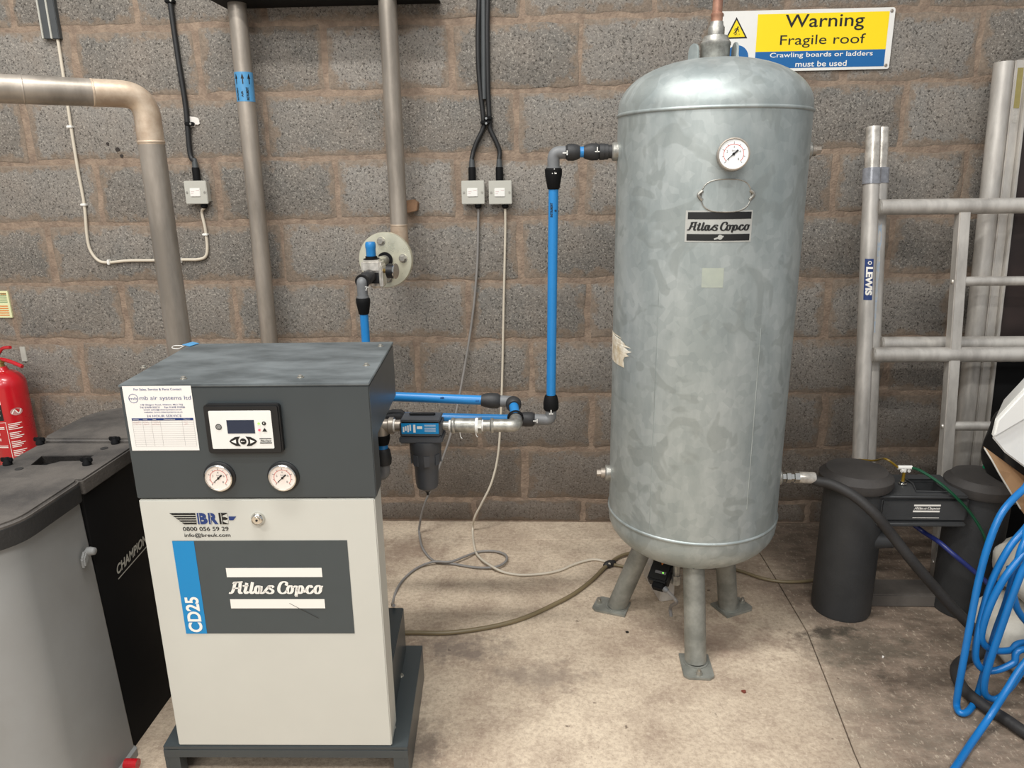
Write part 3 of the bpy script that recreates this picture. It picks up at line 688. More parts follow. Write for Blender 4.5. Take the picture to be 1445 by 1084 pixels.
lk = build('lock', MB().lathe(fr(-.002)(.2525, .6880), n_, [(.0150, 0), (.0150, .004), (.0125, .010), (.0105, .012), (.0100, .010), (.0070, .010), (.0068, .012)], 28), 'chrome', door)
build('keyhole', MB().disc(fr(.0095)(.2525, .6880), n_, .0025), 'black', lk)
tg = build('blue_tag', MB().prism([FL(257, 487, .986), FL(272, 483, .986), FL(281, 485, .986), FL(268, 489, .986)], (0, 0, .0012)), 'blue_tag', label='small blue tag on a white loop lying at the rear left of the dryer top', cat='tag', smooth=False)
build('tag_loop', MB().tube(spline([FL(258, 488, .9875), FL(246, 488, .9875), FL(243, 491, .9875), FL(252, 492, .9875), FL(260, 488, .9875)]), .0009, 6), 'white_plastic', tg)
# ------------------------------------------------------------------ steel pipes on and before the wall
def PX(p, y): return AY(p[0], p[1], y)
E1 = AY(203, 127, -.75); z1 = E1.z-.012
L1 = at(-60, 122.5, 2, z1); B1 = AY(252, 500, -.75)
bp = thing('elbow_pipe', (E1.x, -.75, B1.z-.35), 'thick weathered steel pipe that bends down behind the dryer from the left', 'pipe')
ex = E1.x; dl = (L1-Vector((ex, -.75, z1))).normalized(); cz = Vector((ex, -.75, z1))
build('horizontal_pipe', MB().tube([cz+dl*.115, L1], .0335, 32), 'steel_pipe', bp)
build('bend', MB().tube(fillet([cz+dl*.12, cz, cz-Vector((0, 0, .125))], .11, 14), .0337, 32), 'heat_pipe', bp)
build('vertical_pipe', MB().tube([cz-Vector((0, 0, .12)), Vector((ex, -.75, .55))], .0335, 32), 'steel_pipe', bp)
build('weld_ring', MB().lathe(cz-Vector((0, 0, .122)), (0, 0, 1), [(.033, 0), (.0352, .002), (.0352, .005), (.033, .007)], 32, cap=False), 'heat_pipe', bp)
build('weld_ring', MB().lathe(cz+dl*.118, dl, [(.033, 0), (.0346, .002), (.0346, .005), (.033, .007)], 32, cap=False), 'heat_pipe', bp)
build('weld_ring', MB().lathe(cz+dl*.27, dl, [(.033, 0), (.0342, .002), (.0342, .004), (.033, .006)], 32, cap=False), 'steel_pipe', bp)

a = AY(333.5, 0, -.085); b = AY(380, 478, -.085)
p1 = thing('wall_pipe', (b.x, -.085, 0), 'straight grey steel pipe with a blue arrow band on the block wall', 'pipe')
xx = (a.x+b.x)/2; pt = lambda z: Vector((xx+(a.x-b.x)*(z-1.35)/1.15, -.085, z))
build('pipe', MB().tube([pt(.03), pt(2.55)], .0305, 28), 'steel_pipe', p1)
z0 = AY(346, 143, -.115).z; z1_ = AY(341, 101, -.115).z
cyl1 = lambda cx, cy, r: (lambda x, z: Vector((cx+r*math.sin(x/r), cy-r*math.cos(x/r), z)))
bandf = cyl1(pt(1.7).x, -.085, .0317)
bd = build('blue_band', MB().lathe(pt(z0), pt(z1_)-pt(z0), [(.031, 0), (.031, z1_-z0)], 28), 'blue_tag', p1)
mb = MB()
for x in (-.018, .006, .028):
    rect(mb, bandf, x-.0018, z0+.056, x+.0018, z1_-.014); poly(mb, bandf, [(x-.0055, z1_-.022), (x+.0055, z1_-.022), (x, z1_-.005)])
text(mb, 'INSTRUMENT', turned(bandf), z0+.004, -.0, z0+.046, .008) if False else None
f90 = lambda u, v: bandf(-v, u)
text(mb, 'INSTRUMENT', f90, z0+.004, .014, z0+.046, .021, bold=.03); text(mb, 'AIR', f90, z0+.014, -.004, z0+.034, .003, bold=.03); text(mb, 'INSTRUMENT', f90, z0+.004, -.023, z0+.046, -.014, bold=.03)
build('band_print', mb, 'black_ink', bd, smooth=False)
# second wall pipe with flange
p2 = thing('flanged_pipe', (1.133, -.12, 1.1), 'grey steel pipe ending in a round bolted flange on the wall', 'pipe')
zt2 = AY(560, 318, -.12).z
build('pipe', MB().tube([Vector((1.1335, -.12, zt2)), Vector((1.137, -.12, 2.55))], .0305, 28), 'steel_pipe', p2)
FC = AY(543.5, 367, -.26)
build('bend', MB().tube(fillet([Vector((1.133, -.12, zt2+.002)), Vector((1.133, -.12, FC.z)), Vector((FC.x, -.235, FC.z))], .085, 10), .0307, 28), 'heat_pipe', p2)
build('weld_ring', MB().lathe(Vector((1.133, -.12, zt2-.002)), (0, 0, 1), [(.030, 0), (.032, .002), (.032, .004), (.030, .006)], 28, cap=False), 'heat_pipe', p2)
fn = Vector((-.10, -1, .03)).normalized()
flg = build('flange', MB().lathe(FC-fn*.018, fn, [(.094, 0), (.094, .016), (.0925, .018), (.06, .0182), (.0, .0182)], 56, cap=False), 'zinc', p2)
fX = Vector((0, 0, 1)).cross(fn).normalized(); fY = fn.cross(fX)
for q in (100, 5, 190, 278):
    c = FC+fX*(.064*math.cos(math.radians(q)))+fY*(.064*math.sin(math.radians(q)))
    build('flange_bolt', MB().lathe(c, fn, [(.0145, 0), (.0145, .003)], 20).lathe(c+fn*.003, fn, [(.0115, 0), (.0115, .009), (.009, .011)], 6), 'bolt', p2)
build('nipple', MB().lathe(FC, fn, [(.0165, 0), (.0165, .085)], 24), 'galv_fit', p2)
build('seal_ring', MB().lathe(FC+fn*.0, fn, [(.027, 0), (.027, .004)], 24), 'matt_black', p2)
# regulator carried by the flange
RG = AY(526.5, 383, -.375)
rg = thing('air_regulator', RG-Vector((0, 0, .045)), 'small metal air regulator with blue knob in front of the flange', 'regulator')
build('body', MB().box(RG+Vector((0, 0, .019)), (.066, .06, .040)), 'bright_alu', rg, bevel=.007)
build('body_lower', MB().box(RG+Vector((0, 0, -.019)), (.072, .052, .036)), 'black', rg, bevel=.003)
build('side_bracket', MB().box(RG+Vector((.031, .0, -.012)), (.012, .063, .075)), 'bright_alu', rg, bevel=.004)
build('bowl', MB().lathe(RG+Vector((.01, .01, -.055)), (0, 0, 1), [(.016, 0), (.024, .008), (.026, .03)], 24), 'bright_alu', rg)
kb = RG+Vector((-.004, .004, .039))
kn = build('knob', MB().lathe(kb+Vector((0, 0, .010)), (0, 0, 1), [(.0150, 0), (.0158, .003), (.0160, .024), (.0172, .028), (.0172, .040), (.0145, .046), (0, .047)], 28), 'blue_pipe', rg)
build('knob_collar', MB().lathe(kb-Vector((0, 0, .002)), (0, 0, 1), [(.026, 0), (.026, .004), (.019, .006), (.019, .012)], 28), 'matt_black', rg)
gd2 = Vector((1, -.22, 0)).normalized(); gc = RG+Vector((.036, -.006, .002))
build('gauge_stem', MB().cyl(gc-gd2*.01, gc+gd2*.02, .007), 'brass', rg)
g_ = build('pressure_gauge', MB().lathe(gc+gd2*.014, gd2, [(.018, 0), (.024, .003), (.024, .030), (.0225, .0305)], 32), 'black', rg)
build('gauge_rim', MB().lathe(gc+gd2*.040, gd2, [(.0245, 0), (.0255, .003), (.0235, .005)], 32), 'chrome', g_)
# outlet: black coupling, grey elbow, cone nut, blue drop pipe to behind the cabinet
EL = AY(510.5, 398, -.48)
def coupling(p, d, L=.055, r=.0165, parent=None, name='coupling'):
    """rounded black push-fit socket pointing along d"""
    return build(name, MB().lathe(p, d, [(r*.82, 0), (r*.95, L*.06), (r*1.25, L*.2), (r*1.28, L*.55), (r*1.12, L*.82), (r*.92, L), ], 28), 'fitting', parent)
def clip(p, d, n, parent):
    d = Vector(d).normalized(); n = Vector(n).normalized(); x = d.cross(n)
    m = MB().box(p, (.0028, .012, .002), (x, d, n)).box(Vector(p)+d*.006, (.012, .0028, .002), (x, d, n)); o = build('clip', m, 'white_plastic', parent, smooth=False); return o
dp = thing('blue_drop_pipe', (EL.x, EL.y, .5), 'short blue air pipe dropping from the regulator behind the dryer', 'pipe')
din = (EL-(RG+Vector((0, -.03, -.012)))).normalized()
start = RG+Vector((-.004, -.03, -.010)); build('coupling', MB().lathe(start, EL-start, [(.020, 0), (.0205, .01), (.0215, .035), (.019, .05), (.0135, .058)], 28), 'fitting', dp)
dz = (EL-start).normalized(); Lq = (EL-start).length
build('blue_ring', MB().lathe(start+dz*.056, dz, [(.0142, 0), (.0142, .01)], 24), 'blue_pipe', dp)
build('elbow', MB().tube(fillet([start+dz*.064, EL, EL-Vector((0, 0, .052))], .04, 12), .0165, 24), 'grey_fit', dp)
build('socket_rim', MB().lathe(start+dz*.064, dz, [(.0225, 0), (.0235, .004), (.0225, .012)], 24), 'black', dp)
build('cone_nut', MB().lathe(EL-Vector((0, 0, .050)), (0, 0, -1), [(.020, 0), (.0225, .004), (.0222, .016), (.0165, .050), (.0145, .053)], 28), 'matt_black', dp)
build('nut_rim', MB().lathe(EL-Vector((0, 0, .045)), (0, 0, -1), [(.0195, 0), (.0195, .006)], 24), 'grey_fit', dp)
build('pipe', MB().cyl(EL-Vector((0, 0, .10)), Vector((EL.x, EL.y, .88)), .0135, 24), 'blue_pipe', dp)
clip(EL+Vector((.016, -.012, -.02)), (.3, 0, 1), (.6, -.8, 0), dp)
# wooden wedge behind the pipe
c = AY(583, 291, -.03); build('wood_block', MB().prism([AY(573, 283, 0), AY(586, 281, 0), AY(592, 286, 0), AY(591, 297, 0), AY(574, 301, 0)], (0, -.045, 0)), 'wood', smooth=False, bevel=.002, label='small piece of wood sticking out of the wall beside the flanged pipe', cat='wood block')

# ------------------------------------------------------------------ blue air line between dryer and tank
YT = TC.y
zq = 1.438
bl = thing('air_line', (1.676, YT, .65), 'bright blue air pipe rising beside the galvanised tank into its upper left port', 'pipe')
xb = AY(781, 300, YT).x; xB = AY(777.5, 560, YT).x; zlow = AY(777, 590, YT).z+.004
xp = TC.x-TR-.012
build('port_adaptor', MB().lathe((xp, YT, zq), (-1, 0, 0), [(.0175, 0), (.0175, .012), (.0205, .013), (.0205, .022), (.0215, .023), (.0215, .036)], 24), 'fitting', bl)
cpl = coupling((xp-.032, YT, zq), (-1, 0, 0), .046, .0175, bl)
build('blue_ring', MB().cyl((xp-.074, YT, zq), (xp-.094, YT, zq), .0142), 'blue_pipe', bl)
coupling((xb+.030, YT, zq), (1, 0, 0), max(.03, xp-.088-xb-.030), .0175, bl)
el = build('elbow', MB().tube(fillet([(xb+.036, YT, zq), (xb+.0, YT, zq), (xb, YT, zq-.044)], .034, 12), .0165, 24), 'grey_fit', bl)
build('cone_nut', MB().lathe((xb, YT, zq-.040), (0, 0, -1), [(.0205, 0), (.0235, .004), (.0232, .016), (.0165, .054), (.0145, .056)], 28), 'matt_black', bl)
build('nut_rim', MB().lathe((xb, YT, zq-.036), (0, 0, -1), [(.0195, 0), (.0195, .006)], 24), 'grey_fit', bl)
clip((xb+.002, YT-.022, zq-.048), (0, 0, -1), (0, -1, .1), bl); clip((xb+.030, YT-.023, zq-.002), (1, 0, 0), (0, -1, 0), bl); clip((xp-.043, YT-.022, zq+.006), (0, 0, -1), (0, -1, 0), bl)
zt3 = AY(779, 258, YT).z
vp = build('pipe', MB().cyl((xb, YT, zq-.09), (xB, YT, zlow+.05), .0135, 28), 'blue_pipe', bl)
fv = lambda u, v: Vector((xb+.0145*math.sin(-v/.0145)-.0005, YT-.0145*math.cos(-v/.0145), u))
z_a = AY(781, 306, YT).z; z_b = AY(781, 286, YT).z
mb = text(MB(), 'INSTRUMENT', fv, z_a, .0015, z_b, .009, bold=.03); text(mb, 'AIR', fv, z_a+.014, -.010, z_b-.018, -.003, bold=.03); build('pipe_print', mb, 'black_ink', vp, smooth=False)
build('cone_nut', MB().lathe((xB, YT, zlow+.068), (0, 0, -1), [(.0155, 0), (.0185, .004), (.0225, .022), (.0228, .040), (.0200, .046)], 28), 'matt_black', bl)
XL = AY(742, 596, YT).x
build('elbow', MB().tube(fillet([(xB, YT, zlow+.026), (xB, YT, zlow-.01), (XL+.02, YT, zlow-.008)], .034, 12), .0165, 24), 'grey_fit', bl)
coupling((XL+.030, YT, zlow-.008), (-1, 0, 0.0), .056, .0175, bl)
clip((xB, YT-.022, zlow+.022), (0, 0, -1), (0, -1, .1), bl); clip((XL+.028, YT-.022, zlow-.006), (1, 0, 0), (0, -1, 0), bl)
# low horizontal run: back to the cabinet, drifting a little away from the camera
LE = AY(566, 588, YT-.03)
hp = build('pipe', MB().cyl((XL-.02, YT, zlow-.008), LE, .0135, 28), 'blue_pipe', bl)
coupling(LE+Vector((.012, 0, 0)), (-1, 0, 0), .056, .0175, bl); build('elbow', MB().tube(fillet([LE-Vector((.03, 0, 0)), LE-Vector((.11, 0, 0.0)), Vector((LE.x-.11, -1.045, LE.z))], .035, 8), .0165, 20), 'grey_fit', bl)

# upper blue run
ul = thing('upper_air_line', AY(640, 600, -.78), 'blue air pipe coming level from the dryer above the filter', 'pipe')
A = AY(520, 557, -.78); B = AY(694, 565.5, -.78)
pu = build('pipe', MB().cyl(A-Vector((.06, 0, 0)), B, .0135, 28), 'blue_pipe', ul)
build('return_pipe', MB().tube(fillet([A-Vector((.05, 0, 0)), Vector((EL.x, A.y, A.z)), Vector((EL.x, EL.y, A.z)), Vector((EL.x, EL.y, .9))], .04, 8), .0135, 20), 'blue_pipe', ul)
dU = (B-A).normalized()
coupling(B+dU*.028, -dU, .058, .0175, ul)
T = AY(724, 567, -.78)
GQ = AY(729, 597, -.90); ed = (GQ-T).normalized(); Ls = (GQ-T).length
build('elbow', MB().tube(fillet([B+dU*.024, T, T+ed*.018], .014, 8), .0165, 24), 'grey_fit', ul)
build('socket_rim', MB().lathe(T+ed*.004, ed, [(.0205, 0), (.0225, .006), (.0215, .020), (.018, .026)], 24), 'fitting', ul)
gq = AY(729, 594, -.90)
build('short_pipe', MB().cyl(T+ed*.022, T+ed*(Ls-.035), .0135, 24), 'blue_pipe', ul)
f_ = lambda s, t: A+dU*s+Vector((0, -.0137, .002+t))
s0 = (AY(622, 560, -.78)-A).length
build('pipe_print', text(text(MB(), 'AIR', f_, s0, 0.0005, s0+.012, .0065, bold=.05), 'AIR LINE', f_, s0+.1, -.004, s0+.128, .002, shear=.2), 'navy_ink', pu, smooth=False)

# ------------------------------------------------------------------ air filter with its galvanised fittings
YF = -.90
HC = AY(595, 603, YF-.02)
flt = thing('air_filter', (HC.x, HC.y, AY(598, 697, YF).z), 'dark grey compressed air filter hanging from the pipework beside the dryer', 'filter')
build('head', MB().box(HC+Vector((0, .01, 0)), (.112, .07, .044)), 'filter_body', flt, bevel=.006)
build('head_top', MB().prism([HC+Vector((x, y, .022)) for x, y in ((-.053, .045), (.053, .045), (.053, -.025), (-.053, -.025))], (0, 0, .006)), 'filter_body', flt, bevel=.002)
build('indicator', MB().prism([HC+Vector((.0, .02, .028))+Vector((x, y, 0)) for x, y in ((-.032, -.006), (.032, -.006), (.036, 0), (.032, .006), (-.032, .006), (-.036, 0))], (0, 0, .006)), 'black', flt, bevel=.001)
lf = lambda x, z: HC+Vector((x, -.0262, z))
ls = build('label_strip', rect(MB(), lambda x, z: HC+Vector((x, -.0258, z)), -.050, -.010, .050, .020), 'blue_ink', flt, smooth=False)
mb = MB()
for i in range(4): rect(mb, lf, -.046+.006*i, -.005+.004*(i % 2), -.042+.006*i, .010+.002*i)
rect(mb, lf, -.018, -.006, -.012, .016); rect(mb, lf, -.008, .004, .006, .012)
for i in range(5): rect(mb, lf, .012, -.004+.0045*i, .042, -.0028+.0045*i)
build('label_marks', mb, 'white_plastic', ls, smooth=False)
build('lower_collar', MB().box(HC+Vector((0, .01, -.029)), (.116, .074, .018)), 'filter_body', flt, bevel=.004)
bc = Vector((HC.x+.006, HC.y+.012, HC.z-.036))
bowl = build('bowl', MB().lathe(bc, (0, 0, -1), [(.043, 0), (.043, .030), (.041, .034), (.0405, .052), (.0385, .066), (.034, .076), (.0325, .090), (.031, .130), (.029, .140), (.018, .149), (.008, .151)], 40), 'filter_body', flt)
for i in range(8):
    q = 2*math.pi*i/8+.2; r = .040; d = Vector((math.cos(q), math.sin(q), 0)); t = Vector((-d.y, d.x, 0)); c = bc+d*.0385-Vector((0, 0, .050))
    build('grip_rib', MB().prism([c+t*x+Vector((0, 0, z)) for x, z in ((-.008, .012), (.008, .012), (.007, -.018), (-.007, -.018))], d*.0035), 'filter_body', bowl, smooth=False)
build('drain_tip', MB().lathe(bc-Vector((0, 0, .149)), (0, 0, -1), [(.008, 0), (.007, .008), (.0035, .010), (.0035, .018)], 14), 'black', flt)
# fittings
gt = thing('threaded_fittings', AY(680, 612, YF), 'row of galvanised threaded pipe fittings with white sealing tape right of the filter', 'pipe fittings')
zc = HC.z-.002; pz = lambda px: AY(px, 605, YF).x
def gl(name, x0, x1, prof, m='galv_fit', seg=28): return build(name, MB().lathe((x0, YF, zc), (1, 0, 0), [(r, t*(x1-x0)) for r, t in prof], seg), m, gt)
xa = HC.x+.056
gl('nipple', xa-.004, pz(636), [(.012, 0), (.012, 1)])
gl('sealing_tape', pz(623)-.003, pz(623)+.003, [(.0145, 0), (.0145, 1)], 'white_plastic'); gl('sealing_tape', pz(636)-.004, pz(636)+.002, [(.0150, 0), (.0150, 1)], 'white_plastic')
gl('coupling_ring', pz(637), pz(643), [(.020, 0), (.0215, .3), (.0215, .7), (.019, 1)]); gl('union', pz(643), pz(674), [(.0195, 0), (.020, .1), (.020, .9), (.019, 1)])
gl('coupling_ring', pz(671), pz(675), [(.0205, 0), (.0215, .5), (.0205, 1)], 'white_plastic'); gl('hex_nut', pz(675), pz(680), [(.022, 0), (.022, 1)], seg=6)
gl('sealing_tape', pz(680), pz(682), [(.016, 0), (.016, 1)], 'white_plastic'); gl('nipple', pz(682), pz(694), [(.0155, 0), (.0155, 1)])
gl('socket_ring', pz(692), pz(697), [(.0185, 0), (.021, .4), (.0195, 1)])
GE = Vector((gq.x, YF, zc))
build('elbow', MB().tube(fillet([(pz(695), YF, zc), (GE.x, YF, zc), GE-ed*.042], .034, 12), .0178, 28), 'galv_fit', gt)
jd = -ed; build('socket_ring', MB().lathe(GE+jd*.036, jd, [(.0195, 0), (.0225, .003), (.0225, .010)], 28), 'matt_black', gt)
for px, py in ((650, 622), (672, 620), (694, 613)):
    q = AY(px, py-6, YF-.012); build('tape_tail', MB().tube(spline([q+Vector((-.002, 0, .018)), q, q+Vector((.004, 0, -.006))]), .0012, 6), 'white_plastic', gt)
# left side: tee at the cabinet, black coupling going down
tee = thing('outlet_tee', AY(545, 660, -.95), 'weathered grey tee and black elbow close behind the dryer side', 'pipe fittings')
xl = AY(552, 605, YF).x
build('tee_body', MB().lathe((xl-.04, YF, zc), (1, 0, 0), [(.020, 0), (.023, .01), (.018, .014), (.018, .032), (.0235, .036), (.0235, .048)], 10), 'steel_pipe', tee)
build('nipple', MB().cyl((xl+.006, YF, zc), (HC.x-.054, YF, zc), .0155, 24), 'steel_pipe', tee)
build('sealing_tape', MB().cyl((xl+.008, YF, zc), (xl+.012, YF, zc), .0175, 24), 'white_plastic', tee)
xt = xl-.026
build('inlet_pipe', MB().tube(fillet([(xl-.03, YF, zc), (xl-.10, YF, zc), (xl-.10, -1.05, zc)], .03, 8), .0165, 20), 'steel_pipe', tee)
build('tee_branch', MB().cyl((xt, YF, zc), (xt, YF, zc-.03), .019), 'steel_pipe', tee)
build('cone_nut', MB().lathe((xt, YF, zc-.026), (0, 0, -1), [(.021, 0), (.0215, .012), (.0165, .028)], 24), 'matt_black', tee)
build('blue_ring', MB().cyl((xt, YF, zc-.050), (xt, YF, zc-.070), .0142), 'blue_pipe', tee)
build('cone_nut', MB().lathe((xt, YF, zc-.066), (0, 0, -1), [(.0155, 0), (.019, .006), (.0225, .030), (.0205, .046)], 24), 'fitting', tee)
build('elbow', MB().tube(fillet([(xt, YF, zc-.11), (xt, YF, zc-.145), (xt-.075, YF+.0, zc-.148), (xt-.075, -1.05, zc-.148)], .032, 10), .0165, 24), 'grey_fit', tee)

# ------------------------------------------------------------------ switches, cables and clips on the wall
def switch(px0, py0, px1, py1, label, glands):
    a = AY(px0, py0, -.036); b = AY(px1, py1, -.036); c = (a+b)/2; w_ = .083; 
    s = thing('isolator_switch', Vector((c.x, 0, c.z-w_/2)), label, 'switch', 'square grey isolator switches on the block wall')
    build('back_box', MB().box((c.x, -.018, c.z), (w_-.004, .036, w_-.004)), 'switch_grey', s, bevel=.006)
    fp = build('face_plate', MB().box((c.x, -.0375, c.z), (w_, .005, w_)), 'switch_grey', s, bevel=.002)
    f = lambda x, z: Vector((c.x+x, -.0404, c.z+z))
    ro = build('rocker', MB().box((c.x-.002, -.0405, c.z), (.038, .005, .030)), 'white_plastic', fp, bevel=.0015)
    mb = MB(); g2 = lambda x, z: Vector((c.x+x, -.0432, c.z+z))
    text(mb, 'DRYER', g2, -.018, .006, -.002, .010); text(mb, 'OFF', g2, -.016, -.009, -.006, -.006); 
    mb = MB(); rect(mb, g2, -.017, .002, -.005, .003); rect(mb, g2, -.017, -.004, -.008, -.003); rect(mb, g2, .002, .007, .014, .008); build('faint_print', mb, 'pink_ink', ro, smooth=False)
    for x in (-.033, .033): build('screw', MB().disc((c.x+x, -.0405, c.z), (0, -1, 0), .004, 14), 'bolt', fp)
    return s, c
blk = 'black_cable'
# left one
s1_, c1 = switch(259, 256, 295, 287, 'single isolator switch on the wall between the bent pipe and the banded pipe', None)
s2_, c2 = switch(653, 256, 682, 287, 'left switch of the pair under the two black cables', None)
s3_, c3 = switch(691, 256, 721, 287, 'right switch of the pair under the two black cables', None)
for s, c in ((s1_, c1), (s2_, c2), (s3_, c3)):
    dx = .0 if s is not s1_ else .004
    build('upper_gland', MB().lathe((c.x-.003+dx, -.02, c.z+.038), (0, 0, 1), [(.0135, 0), (.0135, .045), (.0125, .05)], 20), 'matt_black', s)
    build('clear_gland', MB().lathe((c.x-.003+dx, -.02, c.z+.086), (0, 0, 1), [(.0115, 0), (.0095, .02), (.0075, .034)], 20), 'trunking', s)
    build('lower_gland', MB().lathe((c.x+.016, -.02, c.z-.058), (0, 0, 1), [(.007, 0), (.0125, .006), (.0125, .018)], 20), 'matt_black', s)
def cable(name, P, r, m, label, parent=None, n=8, sp=True): return build(name, MB().tube(spline(P, n) if sp else P, r, 12), m, parent, label=label, cat=None if parent else 'cable')
def W(px, py, y=-.008): return AY(px, py, y)
cable('black_cable', [(c1.x+.001, -.02, c1.z+.11), W(268, 215, -.014), W(262, 150, -.012), W(251, 80, -.012), W(240, 0, -.012), W(236, -60, -.012)], .0095, blk, 'black cable running down the wall to the single isolator switch')
def pclip(px, py, m, r=.011, label=None, g=None, extra=True):
    c = W(px, py, -.012); s = build('cable_clip', MB().box(c, (r*2.6, .026, .013)), m, label=label, cat='cable clip', group=g, bevel=.003, origin=(c.x, 0, c.z))
    if extra: build('clip_screw', MB().disc(c+Vector((.008, -.0125, 0)), (0, -1, 0), .0035, 12), 'bolt', s)
    return s
k = pclip(268, 175, 'matt_black', .012, 'black clip with a white fixing dab on the single black cable'); k2 = pclip(240, 2, 'matt_black', .012, 'black clip on the single black cable at the top edge')
P = [];
for i in range(18):
    q = 2*math.pi*i/18; r_ = random.uniform(.014, .034); P.append((c.x*0+W(272, 172).x+r_*math.cos(q)*1.0, W(272, 172).z+r_*math.sin(q)*.7))
build('filler_patch', MB().prism([(x, -.0025, z) for x, z in P], (0, -.004, 0)), 'white_dab', smooth=False, kind=None, label='white splash of filler round the clip on the block wall', cat='filler')
# cream cable loop on the left
zz = -.010
cc = cable('cream_cable', [W(81, 52, zz), W(90, 110, zz), W(100, 178, zz), W(110, 240, zz), W(119, 290, zz), W(122.5, 330, zz), W(127, 352, zz), W(138, 367, zz), W(152, 370.5, zz), W(180, 368, zz), W(220, 367.5, zz), W(260, 366.5, zz), W(280, 366, zz), W(290, 362, zz), W(292.5, 350, zz), W(290, 325, zz), W(285, 300, zz), (c1.x+.016, -.02, c1.z-.055)], .0055, 'cream_cable', 'cream cable looping down the wall and up to the single isolator switch', n=6)
for i, (x, y) in enumerate(((99, 179), (118.5, 289), (154, 370), (255, 367.5), (290, 331))):
    c = W(x, y, -.010); horiz = y > 360
    build('cable_clip', MB().box(c, ((.009 if horiz else .020), .018, (.020 if horiz else .009))), 'white_plastic', label=('white clip on the cream cable, upper left', 'white clip on the cream cable, lower on its left drop', 'white clip at the bottom left bend of the cream cable', 'white clip on the cream cable right of the bent pipe', 'white clip on the cream cable below the single switch')[i], cat='cable clip', bevel=.002, group='white clips on the cream cable')
# trunking at top left
tr = thing('trunking', (W(70, 20).x, 0, W(70, 55).z), 'grey plastic trunking ending on the wall at the top left', 'trunking')
def wq(p, y): return AY(p[0], p[1], y)
for (x0, x1, x2), yb in (((52.5, 55, 67), 55), ((64.5, 68, 77), 55)):
    t0 = wq((x0+9.5, yb), -.02); t1 = wq((x2+9, yb), -.02)
    build('channel', MB().span((t0.x, -.022, t0.z), (t1.x-.004, 0, 2.5)), 'trunking', tr, bevel=.002)
    build('pale_edge', MB().span((t0.x-.003, -.026, t0.z), (t0.x+.003, 0, 2.5)), 'switch_grey', tr, bevel=.001)  # pale strip along the edge of the channel
# pair of black cables
W2 = lambda px, py: W(px, py, -.016)
cable('black_cable', [(c2.x-.003, -.02, c2.z+.115), W2(668, 214), W2(673, 200), W2(681, 183), W2(682.5, 172), W2(678.5, 135), W2(675, 90), W2(674.5, 40), W2(676, 0), W2(676, -60)], .0085, blk, 'left black cable of the pair that feeds the two switches')
cable('black_cable', [(c3.x-.003, -.02, c3.z+.115), W2(705, 214), W2(700, 200), W2(692, 183), W2(691, 172), W2(689, 135), W2(688, 90), W2(687.5, 40), W2(688, 0), W2(688, -60)], .0085, blk, 'right black cable of the pair that feeds the two switches')
cl = build('cable_clip', MB().box(W(685, 173, -.02), (.034, .034, .012)).box(W(689, 167, -.02), (.030, .034, .012)), 'matt_black', label='black double clip where the two black cables part', cat='cable clip', bevel=.003)
for y in (167, 174): build('clip_screw', MB().disc(W(686, y, -.0385), (0, -1, 0), .004, 12), 'chrome', cl)
build('conduit', MB().cyl(W(683, 140, -.012), W(682, -60, -.012), .010, 16), 'trunking', label='thin clear tube on the wall between the two black cables', cat='conduit')
# grey and cream leads from the pair of switches down to the floor
cable('grey_cable', [(c2.x+.016, -.02, c2.z-.05), W(675, 310, -.014), W(673, 380, -.015), W(665, 460, -.02), W(648, 560, -.05), W(634, 620, -.10), AY(612, 680, -.13), AY(598, 715, -.14), AY(592, 742, -.12), FL(592, 755, .006), FL(597, 775, .006), FL(613, 792, .006), FL(640, 796, .006), FL(672, 801, .006), FL(700, 800, .012), FL(714, 792, .014), FL(713, 783, .012), FL(697, 778, .008), FL(675, 779, .007), FL(655, 786, .014), FL(635, 793, .014), FL(612, 793, .014), FL(590, 801, .006), FL(572, 815, .006), FL(560, 832, .006), FL(554, 852, .02), D(.47, .36, .25)], .0045, 'grey_cable', 'thin grey cable hanging from the left switch and looping on the floor')
cable('cream_lead', [(c3.x+.016, -.02, c3.z-.05), W(713, 330, -.012), W(711, 420, -.012), W(709, 520, -.015), W(707, 580, -.03), AY(703, 640, -.06), AY(694, 680, -.09), AY(680, 710, -.11), AY(670, 730, -.11), FL(667, 748, .006), FL(670, 775, .006), FL(678, 788, .014), FL(695, 800, .016), FL(712, 808, .007), FL(735, 811.5, .006), FL(765, 810, .006), FL(790, 805, .006), FL(812, 796, .006), FL(835, 790, .006), FL(852, 792, .006), FL(860, 796, .02)], .0045, 'cream_cable', 'cream cable hanging from the right switch to the hose joint on the floor')
YJ = FL(860, 796, .012)
hose = thing('drain_hose', (YJ.x, YJ.y, 0), 'olive brown drain hose lying on the floor between dryer and tank', 'hose')
build('hose_run', MB().tube(spline([FL(535, 892, .008), FL(560, 893, .008), FL(585, 893, .008), FL(625, 893.5, .008), FL(665, 889.5, .008), FL(710, 881, .008), FL(745, 870, .008), FL(780, 854, .008), FL(810, 838, .008), FL(835, 819, .008), FL(852, 802, .010), YJ], 8), .007, 12), 'olive_hose', hose)
build('branch', MB().tube(spline([YJ, FL(868, 789, .01), FL(880, 783, .012), FL(895, 780, .012), FL(915, 779, .02), AY(925, 792, -.6)], 6), .006, 12), 'olive_hose', hose)
build('branch', MB().tube(spline([YJ, FL(872, 798, .008), FL(885, 800.5, .008), FL(905, 801, .008), FL(935, 800, .008), FL(975, 799, .008), FL(1020, 801, .008), FL(1045, 806, .008), FL(1075, 816, .008), FL(1105, 821, .008), FL(1140, 820, .008), FL(1160, 815, .008)], 6), .0055, 12), 'olive_hose', hose)
